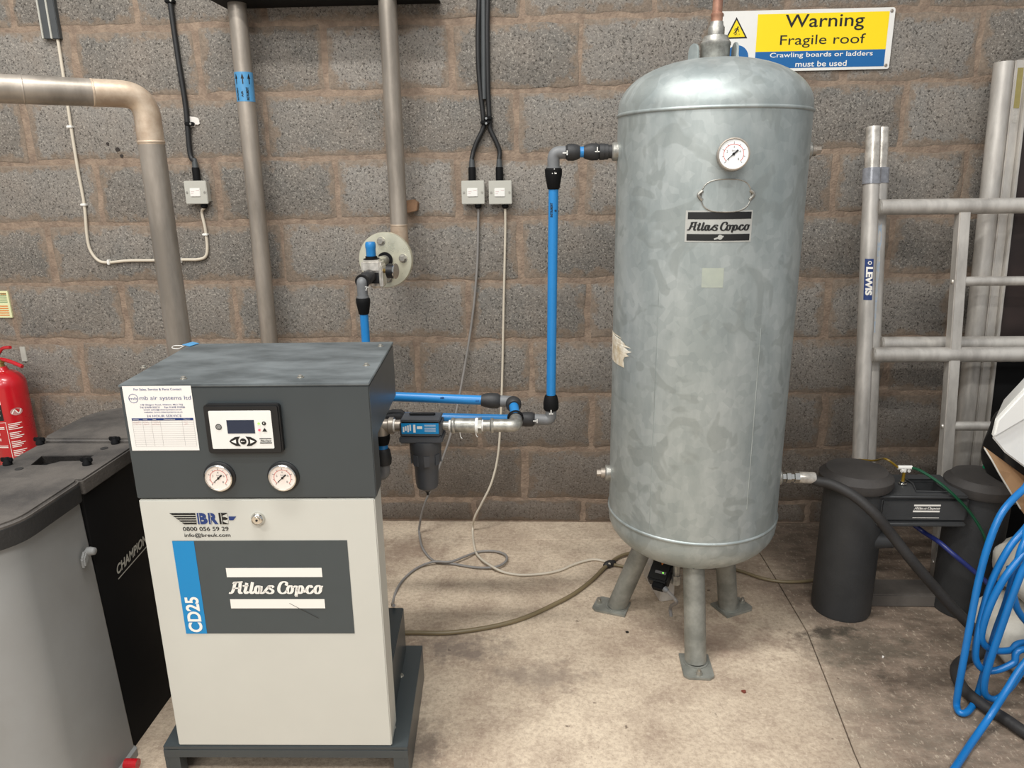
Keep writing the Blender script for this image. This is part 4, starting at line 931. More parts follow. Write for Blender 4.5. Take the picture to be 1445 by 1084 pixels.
build('joint', MB().lathe(YJ+Vector((-.02, -.014, 0)), (.8, .55, 0), [(.007, 0), (.013, .01), (.014, .03), (.009, .048)], 14), 'rubber', hose)

# ------------------------------------------------------------------ warning sign
sx0, sx1, sz0, sz1 = 2.243, 2.829, 1.712, 1.904
sg = build('warning_sign', MB().prism([Vector((x, -.007, z)) for x, z in rrect(sx0, sx1, sz0, sz1, .008)], (0, -.003, 0)), 'white_plastic', label='white, yellow and blue warning sign on the wall behind the tank', cat='sign', smooth=False)
S = lambda o=.0006: (lambda x, z: Vector((x, -.010-o, z)))
yx0 = AY(1069, 30, -.01).x; yx1 = AY(1254, 30, -.01).x; ym = AY(1200, 70.5, -.01).z; yt = sz1-.012; yb = sz0+.009
build('yellow_field', rect(MB(), S(), yx0, ym, yx1, yt), 'yellow', sg, smooth=False); build('blue_field', rect(MB(), S(), yx0, yb, yx1, ym), 'sign_blue', sg, smooth=False)
def tz(px, py): q = AY(px, py, -.0105); return q.x, q.z
mb = MB(); q = S(.0012)
def tput(mb, s, p0, p1, f, **k):
    a = tz(*p0); b = tz(*p1); text(mb, s, f, a[0], a[1], b[0], b[1], **k)
tput(mb, 'Warning', (1107, 45), (1221, 18), q, bold=.006); tput(mb, 'Fragile roof', (1100, 68), (1222, 47), q)
build('black_lettering', mb, 'black_ink', sg, smooth=False)
mb = MB(); tput(mb, 'Crawling boards or ladders', (1086, 83.5), (1232, 71.5), q, bold=.01); tput(mb, 'must be used', (1122, 94.5), (1195, 85), q, bold=.01); build('white_lettering', mb, 'white_ink', sg, smooth=False)
A3 = tz(1039.5, 24); B3 = tz(1023.5, 55); C3 = tz(1054.5, 54)
tri = build('warning_triangle', poly(MB(), S(.0006), [A3, B3, C3]), 'black_ink', sg, smooth=False)
cx, cz_ = (A3[0]+B3[0]+C3[0])/3, (A3[1]+B3[1]+C3[1])/3
build('triangle_field', poly(MB(), S(.0012), [(cx+(p[0]-cx)*.78, cz_+(p[1]-cz_)*.78) for p in (A3, B3, C3)]), 'yellow', tri, smooth=False)
mb = MB(); f = S(.0018); g = lambda x, y: f(cx+x*.001, cz_+y*.001)
circ(mb, g, 4, 13, 2.6, 12); stroke(mb, g, [(3, 10), (0, 3), (-4, -2)], 3, 5); stroke(mb, g, [(3, 9), (7, 4), (8, -2)], 1.6, 2.2); stroke(mb, g, [(2, 9), (-4, 8), (-7, 3)], 1.6, 2.2); stroke(mb, g, [(-4, -2), (0, -5), (-3, -11)], 2, 2.6); stroke(mb, g, [(-4, -2), (-7, -5), (-10, -6)], 2, 2.6)
for x in (-8, -2, 4, 9): stroke(mb, g, [(x, -12), (x+2, -10), (x+1, -7)], .7, .9)
build('falling_figure', mb, 'black_ink', tri, smooth=False)
bc_ = tz(1040, 76); mb = circ(MB(), S(.0006), bc_[0], bc_[1]-.012, .039, 40); bcir = build('blue_roundel', mb, 'sign_blue', sg, smooth=False)
build('roundel_figure', circ(poly(MB(), S(.0012), [(bc_[0]-.02, bc_[1]-.03), (bc_[0]+.012, bc_[1]-.03), (bc_[0]+.006, bc_[1]-.004), (bc_[0]-.014, bc_[1]-.004)]), S(.0012), bc_[0]-.008, bc_[1]+.009, .011, 20), 'white_ink', bcir, smooth=False)
for x, z in ((sx1-.012, sz1-.011), (sx1-.012, sz0+.012), (sx0+.012, sz1-.011), (sx0+.012, sz0+.012)): build('screw', MB().lathe((x, -.010, z), (0, -1, 0), [(.0052, 0), (.0052, .002), (.003, .003)], 16), 'steel_pipe', sg)
# dark tray across the two pipes above
tz0 = AY(400, -2.5, -.14).z
ty = thing('cable_tray', (.95, -.07, tz0), 'dark steel ledge crossing behind the two grey pipes at the top edge', 'tray')
xA = AY(297, 4, -.14).x; xB_ = AY(614, 4, -.14).x
build('tray_plate', MB().span((xA, -.155, tz0), (xB_, 0, tz0+.006)), 'matt_black', ty); build('tray_lip', MB().span((xA, -.155, tz0+.0), (xB_, -.150, tz0+.06)), 'matt_black', ty)
# notice on the left
n0 = AY(-30, 411, -.002); n1 = AY(19, 448, -.002)
nt = build('safety_notice', MB().span((n1.x-.115, -.0075, n1.z), (n1.x, -.0003, n0.z)), 'notice', label='pale yellow green safety notice on the wall above the fire extinguisher', cat='notice', smooth=False)
g = lambda x, z: Vector((n1.x-.115+x, -.0080, n1.z+z)); H = n0.z-n1.z
mb = MB()
for i in range(5): rect(mb, g, .060, H*.58+i*.008, .108, H*.58+i*.008+.003)
build('green_print', mb, 'green_ink', nt, smooth=False); mb = MB()
for i in range(5): rect(mb, g, .055, .008+i*.009, .106, .012+i*.009)
text(mb, 'CO2', g, .085, H*.9-.004, .108, H*.9+.004, bold=.04); build('red_print', mb, 'orange_ink', nt, smooth=False)

for px, py, r in ((152, 203, .007), (166, 211, .009), (172, 220, .007)):
    c = W(px, py, -.0035); P = [(c.x+r*random.uniform(.6, 1.3)*math.cos(q*.8), -.0036, c.z+r*random.uniform(.6, 1.2)*math.sin(q*.8)) for q in range(8)]
    build('chipped_hole', MB().prism(P, (0, .003, 0)), 'hole_dark', wall, smooth=False)  # dark inside of the hole painted on as a flat patch
# ------------------------------------------------------------------ oil separator at the left
def rr(x0, x1, y0, y1, rads, n=8):
    """plan outline with its own radius at each corner: (x1y1, x0y1, x0y0, x1y0)"""
    P = []
    for (cx, cy, s), r in zip(((x1, y1, 0), (x0, y1, 90), (x0, y0, 180), (x1, y0, 270)), rads):
        sx = -1 if s in (0, 270) else 1; sy = -1 if s in (0, 90) else 1; r = max(r, .001)
        for i in range(n+1):
            q = math.radians(s+90*i/n); P.append((cx+sx*r+r*math.cos(q), cy+sy*r+r*math.sin(q)))
    return P
def loft(rings):
    n = len(rings[0]); V = [p for r in rings for p in r]; F = [tuple(range(n-1, -1, -1)), tuple((len(rings)-1)*n+i for i in range(n))]
    for j in range(len(rings)-1): F += [(j*n+i, j*n+(i+1) % n, (j+1)*n+(i+1) % n, (j+1)*n+i) for i in range(n)]
    return MB().add(V, F)
sp = thing('oil_separator', (.48, -1.18, 0), 'large condensate separator with grey bins and dusty black lids left of the dryer', 'separator')
def bin_(y0, y1, rads, name, m):
    R = []
    for z, e in ((0, .030), (.022, .030), (.026, .022), (.70, 0)):
        R.append([(x, y, z) for x, y in rr(.345-e*.6, .606+e, y0-e, y1+(0 if y1 > -1.2 else 0), rads)])
    return build(name, loft(R), m, sp, ang=35)
fb = bin_(-1.562, -1.302, (.01, .01, .06, .075), 'front_bin', 'bin_grey')
rb = build('rear_bin', loft([[(x, y, z) for x, y in rr(.37-e, .600, -1.062, -.80+e, (.07, .07, .01, .01))] for z, e in ((0, .02), (.70, 0))]), 'matt_black', sp)
build('centre_column', MB().prism([(x, y, 0) for x, y in rr(.372, .612, -1.300, -1.064, (.004,)*4, 2)], (0, 0, .700)), 'matt_black', sp)
dk = MB().prism([(x, y, .702) for x, y in rr(.366, .620, -1.304, -1.066, (.006,)*4, 3)], (0, 0, .038)); deck = build('centre_deck', dk, 'dusty_black', sp, bevel=.004)
l1 = build('front_lid', MB().prism([(x, y, .700) for x, y in rr(.325, .622, -1.578, -1.300, (.03, .03, .09, .10), 10)], (0, 0, .046)), 'dusty_black', sp, bevel=.006, bseg=3)
build('lid_skirt', MB().prism([(x, y, .695) for x, y in rr(.3235, .6235, -1.5795, -1.301, (.03, .03, .09, .10), 10)], (0, 0, .040)), 'lid_side', l1, bevel=.001)
l2 = build('rear_lid', MB().prism([(x, y, .703) for x, y in rr(.36, .622, -1.067, -.785, (.09, .12, .03, .01), 10)], (0, 0, .047)), 'dusty_black', sp, bevel=.006, bseg=3)
# the carrying recess in the deck: a dark open tray
q = [FL(43, 656, .7405), FL(59, 643, .7405), FL(133, 642, .7405), FL(120, 650, .7405), FL(85, 651, .7405), FL(65, 656, .7405)]
carve(deck, MB().prism([p+Vector((0, 0, .01)) for p in q], (0, 0, -.032)))
rc = build('handle_recess', MB().prism([p+Vector((0, 0, -.0205)) for p in q], (0, 0, -.001)), 'matt_black', deck, smooth=False)
for i in range(6):
    a_, b_2 = q[i], q[(i+1) % 6]; build('recess_wall', MB().add([a_-Vector((0, 0, .003)), b_2-Vector((0, 0, .003)), b_2-Vector((0, 0, .0205)), a_-Vector((0, 0, .0205))], [(0, 1, 2, 3)]), 'matt_black', deck, smooth=False)
for px, py in ((57, 627), (163, 626), (11, 656), (123, 656)):
    c = FL(px, py, .740); k = build('wing_knob', MB().lathe(c, (0, 0, 1), [(.010, 0), (.010, .006), (.006, .012), (.0055, .018)], 14), 'matt_black', sp)
    build('wing', MB().box(c+Vector((.008, 0, .013)), (.014, .006, .011)).add([], []), 'matt_black', k, bevel=.002); build('wing', MB().box(c+Vector((-.008, 0, .013)), (.014, .006, .011)), 'matt_black', k, bevel=.002)
for px, py in ((147, 633), (27, 662)): build('deck_cap', MB().disc(FL(px, py, .740), (0, 0, 1), .009), 'lid_side', deck)
tp = Vector((.615, -1.335, .568))
tap = build('sample_tap', MB().prism([tp+Vector((0, y, z)) for y, z in ((-.020, -.022), (-.002, -.006), (.006, .012), (-.006, .017), (-.020, .002))], (.010, 0, 0)), 'bin_grey', sp, bevel=.003)
build('tap_disc', MB().lathe(tp+Vector((.004, .004, .010)), (1, 0, .0), [(.009, 0), (.010, .006), (.008, .018), (.005, .02)], 18), 'bin_grey', tap)
f = lambda u, v: Vector((.6128, u, v))
a = at(166, 812, 0, .613); b = at(203, 770, 0, .613)
dy, dz_ = b.y-a.y, b.z-a.z; Ln = math.hypot(dy, dz_); sl = dz_/dy
mb = MB(); g = lambda x, y: Vector((.6129, a.y+x, a.z+x*sl+y))
text(mb, 'CHAMPION', g, 0, .0, dy*1.15, .025, bold=.03, shear=.2); rect(mb, g, 0, -.012, dy*1.15, -.009)
build('silver_lettering', mb, 'switch_grey', sp, smooth=False)
build('red_cap', MB().cyl(FL(188, 1078, .03)+Vector((-.02, 0, 0)), FL(188, 1078, .03)+Vector((.012, 0, 0)), .012), 'red_paint', sp)

# ------------------------------------------------------------------ fire extinguisher
nk0 = AY(2, 517, -.12); ez = nk0.z; EX = nk0.x; er = .072
fe = thing('fire_extinguisher', (EX, -.12, ez-.50), 'red fire extinguisher hanging on the wall at the left edge', 'fire extinguisher')
pr = [(.03, -.50), (.062, -.495), (er, -.475)]+[(er, -.075)]+[(er*math.cos(math.radians(a))**.9 if a < 90 else .001, -.075+.062*math.sin(math.radians(a))) for a in range(8, 80, 8)]+[(.020, -.008), (.018, .0)]
build('cylinder', MB().lathe((EX, -.12, ez), (0, 0, 1), pr, 48), 'red_paint', fe)
build('valve', MB().lathe((EX, -.12, ez), (0, 0, 1), [(.011, -.002), (.011, .012), (.014, .014), (.014, .03)], 18), 'brass', fe)
v0 = Vector((EX, -.12, ez+.022))
build('carry_handle', MB().tube(spline([v0+Vector((-.03, 0, .0)), v0+Vector((.0, 0, .006)), v0+Vector((.045, -.01, .0)), v0+Vector((.098, -.02, -.018))]), .0075, 10), 'red_paint', fe)
build('squeeze_lever', MB().tube(spline([v0+Vector((-.02, 0, .012)), v0+Vector((.0, 0, .03)), v0+Vector((.025, -.006, .05)), v0+Vector((.062, -.015, .056))]), .0065, 10), 'red_paint', fe)
build('horn_hose', MB().tube(spline([v0+Vector((-.01, 0, .03)), v0+Vector((-.006, -.01, .055)), v0+Vector((-.0, -.01, .09))]), .009, 10), 'matt_black', fe)
build('hanging_bracket', MB().span((EX-.01, -.11, ez-.02), (EX+.035, -.001, ez+.055)).add([], []) if False else MB().span((EX+.0, -.006, ez-.01), (EX+.022, -.0005, ez+.05)), 'switch_grey', fe, bevel=.001)
def em(off): return lambda s, z: Vector((EX+(er+off)*math.sin(s/er), -.12-(er+off)*math.cos(s/er), ez+z))
S0 = AY(14, 575, -.19).x-EX; sE = er*math.asin(max(-1, min(1, S0/er))) ; sE = min(sE, .02)
f = em(.0006); f2 = em(.0011)
build('black_label', rect(MB(), f, sE-.11, -.198, sE, -.135, 12), 'black_ink', fe, ang=60); build('white_label', rect(MB(), f, sE-.11, -.134, sE, -.108, 10), 'white_ink', fe, ang=60)
mb = MB(); text(mb, 'DIOXIDE', f2, sE-.062, -.158, sE-.006, -.147, bold=.03); text(mb, 'EXTINGUISHER', f2, sE-.085, -.178, sE-.008, -.169, bold=.03); text(mb, '2kg', f2, sE-.04, -.190, sE-.022, -.184, bold=.03)
for z in (-.225, -.231, -.248, -.254, -.272, -.278, -.30, -.306): rect(mb, f, sE-.06, z-.0016, sE-.004-.01*(int(-z*1000) % 3), z+.0016, 6)
rect(mb, f, sE-.11, -.2065, sE+.004, -.2052, 12); rect(mb, f, sE+.003, -.40, sE+.0045, -.205); 
for k in range(5):
    for j in range(4): rect(mb, f, sE+.010, -.215-.036*k-.007*j, sE+.056-.008*((k+j) % 3), -.212-.036*k-.007*j, 5)
build('white_print', mb, 'white_ink', fe, ang=60)
mb = MB(); pp_ = [(sE+.046+.021*math.cos(2*math.pi*i/20), -.168+.015*math.sin(2*math.pi*i/20)) for i in range(20)]; poly(mb, f2, pp_); build('oval_badge', mb, 'pink_ink', fe, smooth=False)
build('badge_mark', stroke(MB(), em(.0018), [(sE+.030, -.174), (sE+.040, -.160), (sE+.052, -.176), (sE+.062, -.160)], .003, .004), 'white_ink', fe, smooth=False)

# ------------------------------------------------------------------ twin tower oil water separator
ow = thing('condensate_separator', (2.82, -.61, 0), 'dark grey twin tower oil water separator on the floor right of the tank', 'separator')
def tower(cx, cy, r, h, rl, nm):
    t = build('tower', MB().lathe((cx, cy, 0), (0, 0, 1), [(r*.96, 0), (r*1.0, .01), (r*.985, h-.04), (r*.98, h-.02)], 48), 'separator', ow)
    l = build('lid', MB().lathe((cx, cy, h-.05), (0, 0, 1), [(rl*.88, 0), (rl*.97, .004), (rl, .012), (rl, .032), (rl*.97, .036), (rl*.86, .044), (rl*.82, .052), (0, .053)], 48, cap=False), 'separator_lid', ow, ang=30)
    return t, l
tower(2.618, -.612, .0905, .488, .108, 0); t2, l2_ = tower(3.008, -.600, .088, .462, .104, 1)
q = FL(1393, 661, .463); build('cap', MB().lathe(q, (0, 0, 1), [(.013, 0), (.013, .012)], 18), 'green_cap', l2_); build('cap_top', MB().lathe(q+Vector((0, 0, .012)), (.1, 0, 1), [(.015, 0), (.016, .02), (.010, .022)], 18), 'black', l2_)
yb_ = -.69; zt = AY(1300, 698, yb_).z; zbq = AY(1300, 743, yb_).z
x0 = 2.665; x1 = AY(1368, 720, yb_).x
bk = build('bridge', MB().span((x0, yb_, zbq+.012), (x1, -.53, zt-.012)), 'separator', ow, bevel=.01, bseg=3)
build('top_lip', MB().span((x0-.01, yb_-.006, zt-.014), (x1-.01, -.525, zt-.002)), 'separator', bk, bevel=.005, bseg=3); build('bottom_lip', MB().span((x0-.01, yb_-.006, zbq), (x1-.005, -.525, zbq+.014)), 'separator', bk, bevel=.005, bseg=3)
rp = [FL(1277, 676, zt), FL(1318, 676, zt), FL(1323, 684, zt), FL(1338, 695, zt), FL(1293, 694, zt), FL(1288, 683, zt)]
carve([c for c in bk.children if c.name.startswith('top_lip')][0], MB().prism([p+Vector((0, 0, .01)) for p in rp], (0, 0, -.04))); carve(bk, MB().prism([p+Vector((0, 0, .01)) for p in rp], (0, 0, -.055)))
build('recess', MB().prism([p+Vector((0, 0, -.043)) for p in rp], (0, 0, -.002)), 'matt_black', bk, smooth=False); build('rim', MB().tube([p+Vector((0, 0, .001)) for p in rp]+[rp[0]+Vector((0, 0, .001))], .003, 8), 'separator', bk)
K = lambda x, z: Vector((x, yb_-.0066+.006*0, z)); K = lambda x, z: Vector((x, yb_-.0008, z))
la, lb = AY(1290, 712, yb_), AY(1326, 723, yb_)
mb = MB(); hh = la.z-lb.z; rect(mb, K, la.x, la.z-.22*hh, lb.x, la.z); rect(mb, K, la.x-.001, lb.z, lb.x-.001, lb.z+.22*hh); script_logo(mb, K, la.x, lb.z+.36*hh, lb.x, la.z-.34*hh); rect(mb, K, la.x, lb.z-.019, lb.x, lb.z-.0175)
build('white_print', mb, 'white_ink', bk, smooth=False)
cb = FL(1280, 857); build('foot_bar', MB().span((2.66, cb.y, 0), (2.99, cb.y+.10, .045)), 'bar_grey', ow, bevel=.004)
ns = AY(1243, 762, -.66); build('outlet_stub', MB().lathe((2.66, -.655, ns.z), (1, -.1, 0), [(.034, 0), (.028, .03), (.024, .062), (.024, .07)], 24), 'separator', ow)
tc_ = AY(1275, 654, -.60); sb = FL(1271, 683, zt)
tf = build('tee_stem', MB().cyl(Vector((tc_.x, sb.y, zt)), Vector((tc_.x, sb.y, zt+.045)), .0045), 'amber_tube', ow); tcx = Vector((tc_.x, sb.y, zt+.055))
build('stem_nut', MB().lathe((tc_.x, sb.y, zt), (0, 0, 1), [(.012, 0), (.012, .003), (.009, .004), (.009, .010)], 12), 'chrome', ow)
build('push_tee', MB().cyl(tcx-Vector((.021, 0, 0)), tcx+Vector((.021, 0, 0)), .0065).cyl(tcx, tcx-Vector((0, 0, .014)), .0065).cyl(tcx+Vector((-.008, -.007, -.006)), tcx+Vector((-.008, -.0065, -.0062)), .004, 10), 'white_plastic', ow)
build('tee_ear', MB().ring(tcx+Vector((-.011, -.006, -.009)), (0, -1, 0), .002, .0045), 'white_plastic', ow); build('tee_ear', MB().ring(tcx+Vector((.011, -.006, -.009)), (0, -1, 0), .002, .0045), 'white_plastic', ow)
build('amber_tube', MB().tube(spline([tcx-Vector((.02, 0, 0)), AY(1250, 648, -.60), AY(1235, 650, -.50), Vector((2.66, -.42, .42)), Vector((2.64, -.40, .2))]), .0035, 8), 'amber_tube', ow)
build('green_tube', MB().tube(spline([tcx+Vector((.02, 0, 0)), AY(1300, 665, -.64), AY(1325, 681, -.68), AY(1347, 700, -.705), AY(1370, 725, -.71), AY(1388, 755, -.72), AY(1396, 785, -.70)]), .0045, 8), 'green_tube', ow)
build('navy_hose', MB().tube(spline([AY(1290, 741, -.60), AY(1305, 752, -.62), AY(1325, 765, -.68), AY(1345, 782, -.72), AY(1370, 803, -.74), AY(1395, 825, -.76), AY(1420, 860, -.80)]), .0075, 10), 'navy_hose', label='navy blue hose coming out beneath the bridge of the twin tower separator', cat='hose')

# ------------------------------------------------------------------ big black hose
bh = thing('black_hose', (2.35, -.72, 0), 'thick black hose running from the lower right tank port down to the floor', 'hose')
xr = TC.x+TR
build('hex_adaptor', MB().lathe((xr+.015, TC.y, .5), (1, 0, 0), [(.0145, 0), (.0145, .012), (.018, .014), (.018, .026), (.0135, .028), (.0135, .036), (.0185, .038), (.0185, .052)], 6), 'chrome', bh)
build('crimp_sleeve', MB().lathe((xr+.066, TC.y, .499), (1, 0, -.03), [(.0165, 0), (.0175, .003), (.0175, .045), (.0165, .048)], 24), 'bright_alu', bh)
hp_ = [Vector((xr+.105, TC.y, .498)), AY(1153, 679, -.71), AY(1175, 684, -.73), AY(1205, 700, -.76), AY(1235, 726, -.79), AY(1260, 757, -.80), AY(1290, 795, -.82), AY(1320, 830, -.83), AY(1345, 858, -.845), AY(1372, 886, -.86), FL(1388, 905, .03), FL(1383, 922, .018), FL(1362, 930, .018), FL(1349, 945, .018), FL(1358, 970, .018), FL(1385, 994, .018), FL(1420, 1016, .018), FL(1450, 1036, .018), FL(1500, 1062, .018), Vector((3.25, -1.22, .018)), Vector((3.6, -1.18, .018))]
build('hose', MB().tube(spline(hp_, 8), .0155, 18), 'rubber', bh)

# ------------------------------------------------------------------ scaffold frames, ladder and platform
def frame(dy, xoff, label, rails, tag_=False, px_=None):
    yt, y0 = -.20+dy, -.42+dy; zT = 1.515
    P = lambda z, x: Vector((x, y0+(yt-y0)*z/zT, z))
    t = thing('scaffold_ladder' if dy == 0 else 'scaffold_section', P(0, 2.7+xoff), label, 'scaffold')
    xL = AY(1233, 176, yt).x+xoff; xB = xL+.02; xR = xL+.80
    X = lambda z: xB+(xL-xB)*z/zT
    zs = 1.365
    for ox in (0, .80):
        tb = build('upright', MB().cyl(P(0, X(0)+ox), P(zs, X(zs)+ox), .0254, 28), 'aluminium', t)
        build('spigot', MB().cyl(P(zs, X(zs)+ox), P(zT, X(zT)+ox), .0225, 28), 'bright_alu', tb)
        build('collar', MB().cyl(P(zs-.03, X(zs)+ox), P(zs+.02, X(zs)+ox), .0285, 28), 'clear_plastic', tb)
        build('foot_ring', MB().cyl(P(.0, X(0)+ox), P(.03, X(.02)+ox), .029, 24), 'clear_plastic', tb)
    for z in rails:
        a = P(z, X(z)+.022); b = P(z, X(z)+.80-.022); r = build('rail', MB().cyl(a, b, .0254, 28), 'aluminium', t)
        build('weld_bead', MB().lathe(a+Vector((.0, 0, 0)), (1, 0, 0), [(.029, 0), (.0285, .004), (.025, .008)], 24, cap=False), 'bright_alu', r)
    return t, P, X
z1r = AY(1300, 292, -.24).z; z2r = AY(1300, 501, -.31).z
t1, P1, X1 = frame(0, 0, 'front aluminium scaffold frame with blue lettered sticker and ladder rungs', (z1r, z2r, .29))
t2f, P2, X2 = frame(.075, .028, 'rear aluminium scaffold frame close against the wall behind the front one', (z2r+.02, .31))
yL = lambda z: P1(z, 0).y
sx_t = AY(1357, 305, yL(z1r)).x; 
def stile(ox, zt_):
    return build('ladder_stile', MB().prism([P1(.0, sx_t-.018+ox)+Vector((0, -.018, 0)), P1(.0, sx_t+.018+ox)+Vector((0, -.018, 0)), P1(.0, sx_t+.018+ox)+Vector((0, .018, 0)), P1(.0, sx_t-.018+ox)+Vector((0, .018, 0))], P1(zt_, 0)-P1(0, 0)), 'aluminium', t1, bevel=.003)
s_ = stile(0, z1r-.015); stile(.36, z1r-.015)
for z in (AY(1400, 397, yL(1.0)).z, AY(1370, 602, yL(.5)).z, AY(1430, 690, yL(.25)).z, .06):
    build('rung', MB().cyl(P1(z, sx_t+.016), P1(z, sx_t+.345), .0155, 20), 'aluminium', t1); build('rivet', MB().lathe(P1(z, sx_t-.018), (-1, 0, 0), [(.008, 0), (.006, .004), (.001, .005)], 12), 'bright_alu', t1)
# blue sticker on the front upright
fu = lambda z, a, r=.0262: P1(z, X1(z))+Vector((math.sin(a)*r, -math.cos(a)*r, 0))
za, zb2 = AY(1205, 366, yL(1.0)-.02).z, AY(1200, 424, yL(.9)-.02).z
stf = lambda u, v, r=.0262: fu(za-u, v/.0254-.25, r)
sk = build('navy_sticker', rect(MB(), lambda v, u: stf(u, v), -.013, 0, .014, za-zb2, 6), 'navy_ink', t1, ang=60)
mb = MB(); text(mb, 'LEWIS', lambda x, y: stf(x, y, .0288), .026, -.008, .118, .011, bold=.05); circ(mb, lambda x, y: stf(x, y, .0275), .013, .002, .006, 14, .0035); build('sticker_print', mb, 'white_ink', sk, smooth=False)
fu2 = lambda z, a, r=.0262: P2(z, X2(z))+Vector((math.sin(a)*r, -math.cos(a)*r, 0)); 
zc1, zc2 = AY(1234, 315, -.2).z, AY(1222, 470, -.25).z
mb = MB(); V = []; N = 18
for i in range(N+1):
    z = zc1+(zc2-zc1)*i/N; wv = .25*(1-i/N)+.12+random.uniform(-.05, .06); V += [fu2(z, -.35), fu2(z, -.35+wv*1.3)]
mb.add(V, [(2*i, 2*i+1, 2*i+3, 2*i+2) for i in range(N)]); build('worn_sticker', mb, mat('worn_blue', (168, 186, 204), .6, vs=60, rgb2=(196, 194, 188)), t2f, smooth=False)

# platform: extruded side beam with a dark plywood deck, stood on end
pf = thing('scaffold_platform', (3.3, -.16, 0), 'scaffold platform with dark deck and aluminium side beam stood upright at right', 'scaffold platform')
zT = AY(1420, 88, -.09).z; xT = AY(1414, 88, -.09).x+.006; pb = AY(1350, 640, -.17); 
PP = lambda z, x=0, y=0: Vector((xT+(pb.x+.018-xT)*(zT-z)/(zT-pb.z)+x, -.09-.08*(zT-z)/(zT-pb.z)+y, z))
beam = build('side_beam', MB().cyl(PP(0), PP(zT), .030, 28), 'aluminium', pf)
def bar(x0, x1, y0, y1, za, zb): 
    V = [PP(z, x, y) for z in (za, zb) for y in (y0, y1) for x in (x0, x1)]
    return MB().add(V, [(0, 2, 3, 1), (4, 5, 7, 6), (0, 1, 5, 4), (2, 6, 7, 3), (0, 4, 6, 2), (1, 3, 7, 5)])
build('beam_web', bar(.026, .058, -.022, .02, 0, zT+.004), 'aluminium', pf, bevel=.003); build('beam_flange', bar(.058, .068, -.036, .028, 0, zT+.012), 'aluminium', pf, bevel=.002)
build('deck_board', bar(.068, .62, -.014, .0, .0, zT-.03), 'deck_brown', pf, bevel=.002)
build('end_cap', bar(.068, .62, -.034, .028, zT-.03, zT+.008), 'bright_alu', pf, bevel=.003)
build('gold_label', bar(.034, .052, -.0232, -.0222, zT-.145, zT-.02), 'sticker_gold', pf, smooth=False); build('silver_label', bar(.034, .05, -.0232, -.0222, zT-.19, zT-.148), 'bright_alu', pf, smooth=False)
zr = AY(1410, 546, -.2).z
for x in (.075, .098): build('deck_rivet', MB().lathe(PP(zr, x, -.014), (0, -1, 0), [(.007, 0), (.006, .003), (.001, .005)], 14), 'bright_alu', pf)
build('lower_panel', bar(.072, .60, -.022, -.0145, .0, AY(1420, 512, -.18).z), 'matt_black', pf, bevel=.001)

# ------------------------------------------------------------------ sacks, box, foam and blue hose at the right edge
def blob(name, c, sz, m, par=None, seed=1, **k):
    rnd = random.Random(seed); ph = [rnd.uniform(0, 6) for _ in range(6)]; V = []; F = []; nu, nv = 36, 20
    for j in range(nv+1):
        t = math.pi*j/nv-math.pi/2
        for i in range(nu):
            q = 2*math.pi*i/nu; e = .42
            x = math.copysign(abs(math.cos(q))**e, math.cos(q))*abs(math.cos(t))**.45; y = math.copysign(abs(math.sin(q))**e, math.sin(q))*abs(math.cos(t))**.45; z = math.copysign(abs(math.sin(t))**.8, math.sin(t))
            w_ = 1+.018*math.sin(5*q+ph[0]+3*t)+.014*math.sin(9*q+ph[1]-5*t)+.012*math.sin(3*q+7*t+ph[2])
            V.append(Vector((c[0]+x*sz[0]/2*w_, c[1]+y*sz[1]/2*w_, max(c[2]-sz[2]/2+.0, c[2]+z*sz[2]/2*w_))))
    for j in range(nv):
        for i in range(nu): F.append((j*nu+i, j*nu+(i+1) % nu, (j+1)*nu+(i+1) % nu, (j+1)*nu+i))
    return build(name, MB().add(V, F), m, par, ang=80, **k)
s1k = blob('sack', (3.185, -.885, .085), (.50, .34, .17), 'sack_white', seed=2, label='lower white sack with small black print, flat on the floor beneath the blue hose', cat='sack', group='white sacks at the right edge')
s2k = blob('sack', (3.20, -.86, .262), (.46, .30, .18), 'sack_white', seed=5, label='upper white sack lying on another sack behind the blue hose coil', cat='sack', group='white sacks at the right edge')
mb = MB()
yf = -1.062
for i in range(16):
    z = .115-.0042*i; rect(mb, lambda x, z: Vector((x, yf-.001, z)), 3.055+.002*i, z-.0009, 3.12+.001*(i % 3), z+.0009)
for i in range(5): rect(mb, lambda x, z: Vector((x, yf-.001, z)), 3.0, .13-.028*i, 3.17, .1308-.028*i)
build('sack_print', mb, 'black_ink', s1k, smooth=False)
bx = thing('cardboard_box', (3.22, -.83, .35), 'open brown cardboard box with raised flap on the white sacks', 'box')
xl_, xr_ = 3.12, 3.40
build('carton', MB().span((xl_, -.93, .352), (xr_, -.70, .50)), 'cardboard', bx, smooth=False)
tipp = AY(1388, 631, -.86)
fp_ = [tipp, AY(1450, 676, -.80), AY(1470, 700, -.80), AY(1470, 760, -.84), AY(1438, 716, -.88), AY(1408, 664, -.88)]
build('flap', MB().prism(fp_, (.003, .006, 0)), 'cardboard', bx, smooth=False)
build('flap_edge', MB().tube([AY(1389, 632, -.862), AY(1400, 650, -.874), AY(1411, 670, -.882), AY(1425, 693, -.882), AY(1440, 718, -.882)], .0022, 6), 'sack_white', bx)
blob('black_bag', (3.22, -.62, .56), (.42, .17, .30), 'bag_black', seed=9, label='crumpled black plastic bag between the cardboard flap and the white foam', cat='bag')
cF = Vector((0, -.09, 0)); yv = -.86
A_ = [(1404, 592), (1445, 548), (1475, 518), (1520, 560), (1520, 735), (1445, 661), (1417, 640), (1398, 617)]
fo = build('foam_block', MB().prism([AY(px, py, yv) for px, py in A_], (.09, .12, .02)), 'foam_white', label='white moulded foam block tilted on the black bag at the right edge', cat='foam packaging', bevel=.006)
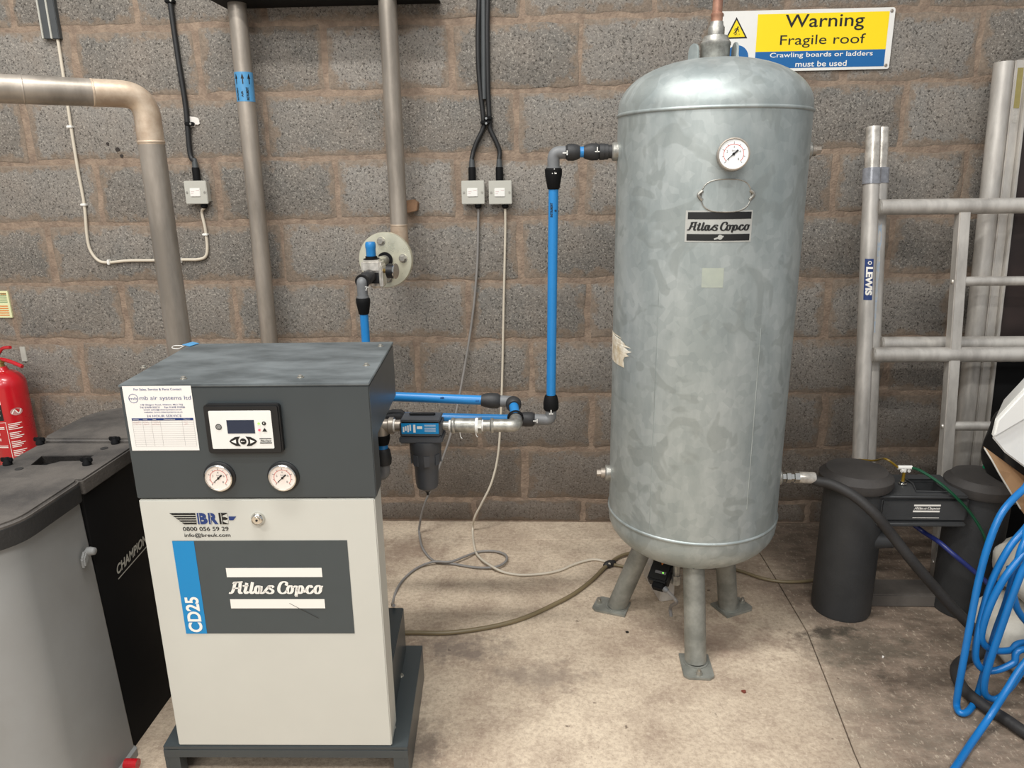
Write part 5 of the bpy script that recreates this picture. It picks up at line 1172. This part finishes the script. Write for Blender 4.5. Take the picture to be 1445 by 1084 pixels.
build('raised_ridge', MB().prism([AY(px, py, yv-.001) for px, py in ((1404, 592), (1446, 547), (1450, 556), (1450, 586), (1399, 616))], (0, -.012, 0)), 'foam_white', fo, bevel=.004)

ch = thing('blue_hose', (3.1, -1.05, 0), 'coil of bright blue air hose draped over the white sacks', 'hose')
def H(px, py, y):
    q = AY(px, py, y); return q if q.z > .0108 else FL(px, py, .0108)
T1 = [H(1475, 668, -.98), H(1445, 690, -1.0), H(1415, 722, -1.03), H(1396, 765, -1.05), H(1382, 815, -1.06), H(1371, 870, -1.07), H(1360, 930, -1.08), H(1352, 975, -1.085), H(1350, 996, -1.085), H(1355, 1006, -1.08), H(1366, 1004, -1.07), H(1378, 985, -1.06), H(1390, 945, -1.06), H(1404, 895, -1.06), H(1420, 850, -1.06), H(1434, 800, -1.06), H(1446, 765, -1.05), H(1470, 735, -1.0)]
T2 = [H(1480, 700, -.98), H(1450, 742, -1.02), H(1425, 772, -1.04), H(1402, 815, -1.05), H(1388, 858, -1.06), H(1379, 900, -1.07), H(1377, 930, -1.07), H(1388, 945, -1.07), H(1406, 946, -1.08), H(1430, 936, -1.08), H(1460, 916, -1.07)]
T3 = [H(1475, 742, -1.03), H(1446, 780, -1.06), H(1420, 812, -1.075), H(1400, 848, -1.08), H(1387, 885, -1.075), H(1386, 905, -1.07), H(1400, 917, -1.06), H(1425, 918, -1.05), H(1465, 908, -1.04)]
T4 = [H(1470, 770, -1.08), H(1446, 800, -1.09), H(1430, 838, -1.095), H(1415, 880, -1.095), H(1398, 930, -1.09), H(1389, 965, -1.085), H(1392, 982, -1.08), H(1408, 986, -1.08), H(1428, 967, -1.09), H(1450, 935, -1.09), H(1480, 900, -1.08)]
T5 = [H(1480, 905, -1.12), H(1445, 937, -1.13), H(1420, 975, -1.15), H(1395, 1014, -1.17), H(1370, 1050, -1.2), H(1345, 1088, -1.22), H(1330, 1110, -1.23)]
T6 = [H(1425, 800, -1.02), H(1432, 848, -1.03), H(1442, 870, -1.03), H(1465, 895, -1.02)]
T7 = [H(1480, 720, -1.04), H(1448, 752, -1.07), H(1424, 795, -1.09), H(1406, 850, -1.1), H(1396, 890, -1.095), H(1398, 925, -1.09), H(1420, 905, -1.09), H(1438, 862, -1.09), H(1450, 815, -1.08), H(1475, 780, -1.06)]
OV = lambda k: [Vector((3.40, -.90+.012*k, .49)), Vector((3.30, -.90+.012*k, .525)), Vector((3.17, -.925+.006*k, .526))]
T1 = OV(0)[::1]+T1; T2 = OV(1)+T2; T3 = OV(3)+T3; T4 = OV(4)+T4
for T_ in (T2, T3, T4): T_ += [Vector((3.30, -1.09, .12)), Vector((3.40, -1.085, .05)), Vector((3.46, -1.05, .012))]
T1 += [Vector((3.30, -.955, .50)), Vector((3.38, -.88, .512))]
for T_ in (T1, T2, T3, T4, T5, T6): build('hose_loop', MB().tube(spline(T_, 8), .0088, 14), 'blue_hose', ch)

# ------------------------------------------------------------------ crumbs on the floor
def crumb(px, py, r, m, label):
    c = FL(px, py); P = [(c.x+r*random.uniform(.6, 1.2)*math.cos(q*.9), c.y+r*random.uniform(.5, 1)*math.sin(q*.9), 0) for q in range(7)]
    build('crumb', MB().prism(P, (0, 0, .004)), m, label=label, cat='debris', smooth=False)
crumb(1050, 977, .007, mat('leaf_red', (122, 62, 48), .8), 'small reddish crumb on the floor in front of the tank leg')
crumb(1246, 928, .004, 'white_dab', 'tiny white chip on the dark floor in front of the twin towers')
crumb(885, 893, .005, 'black', 'small black crumb on the floor left of the front tank leg')
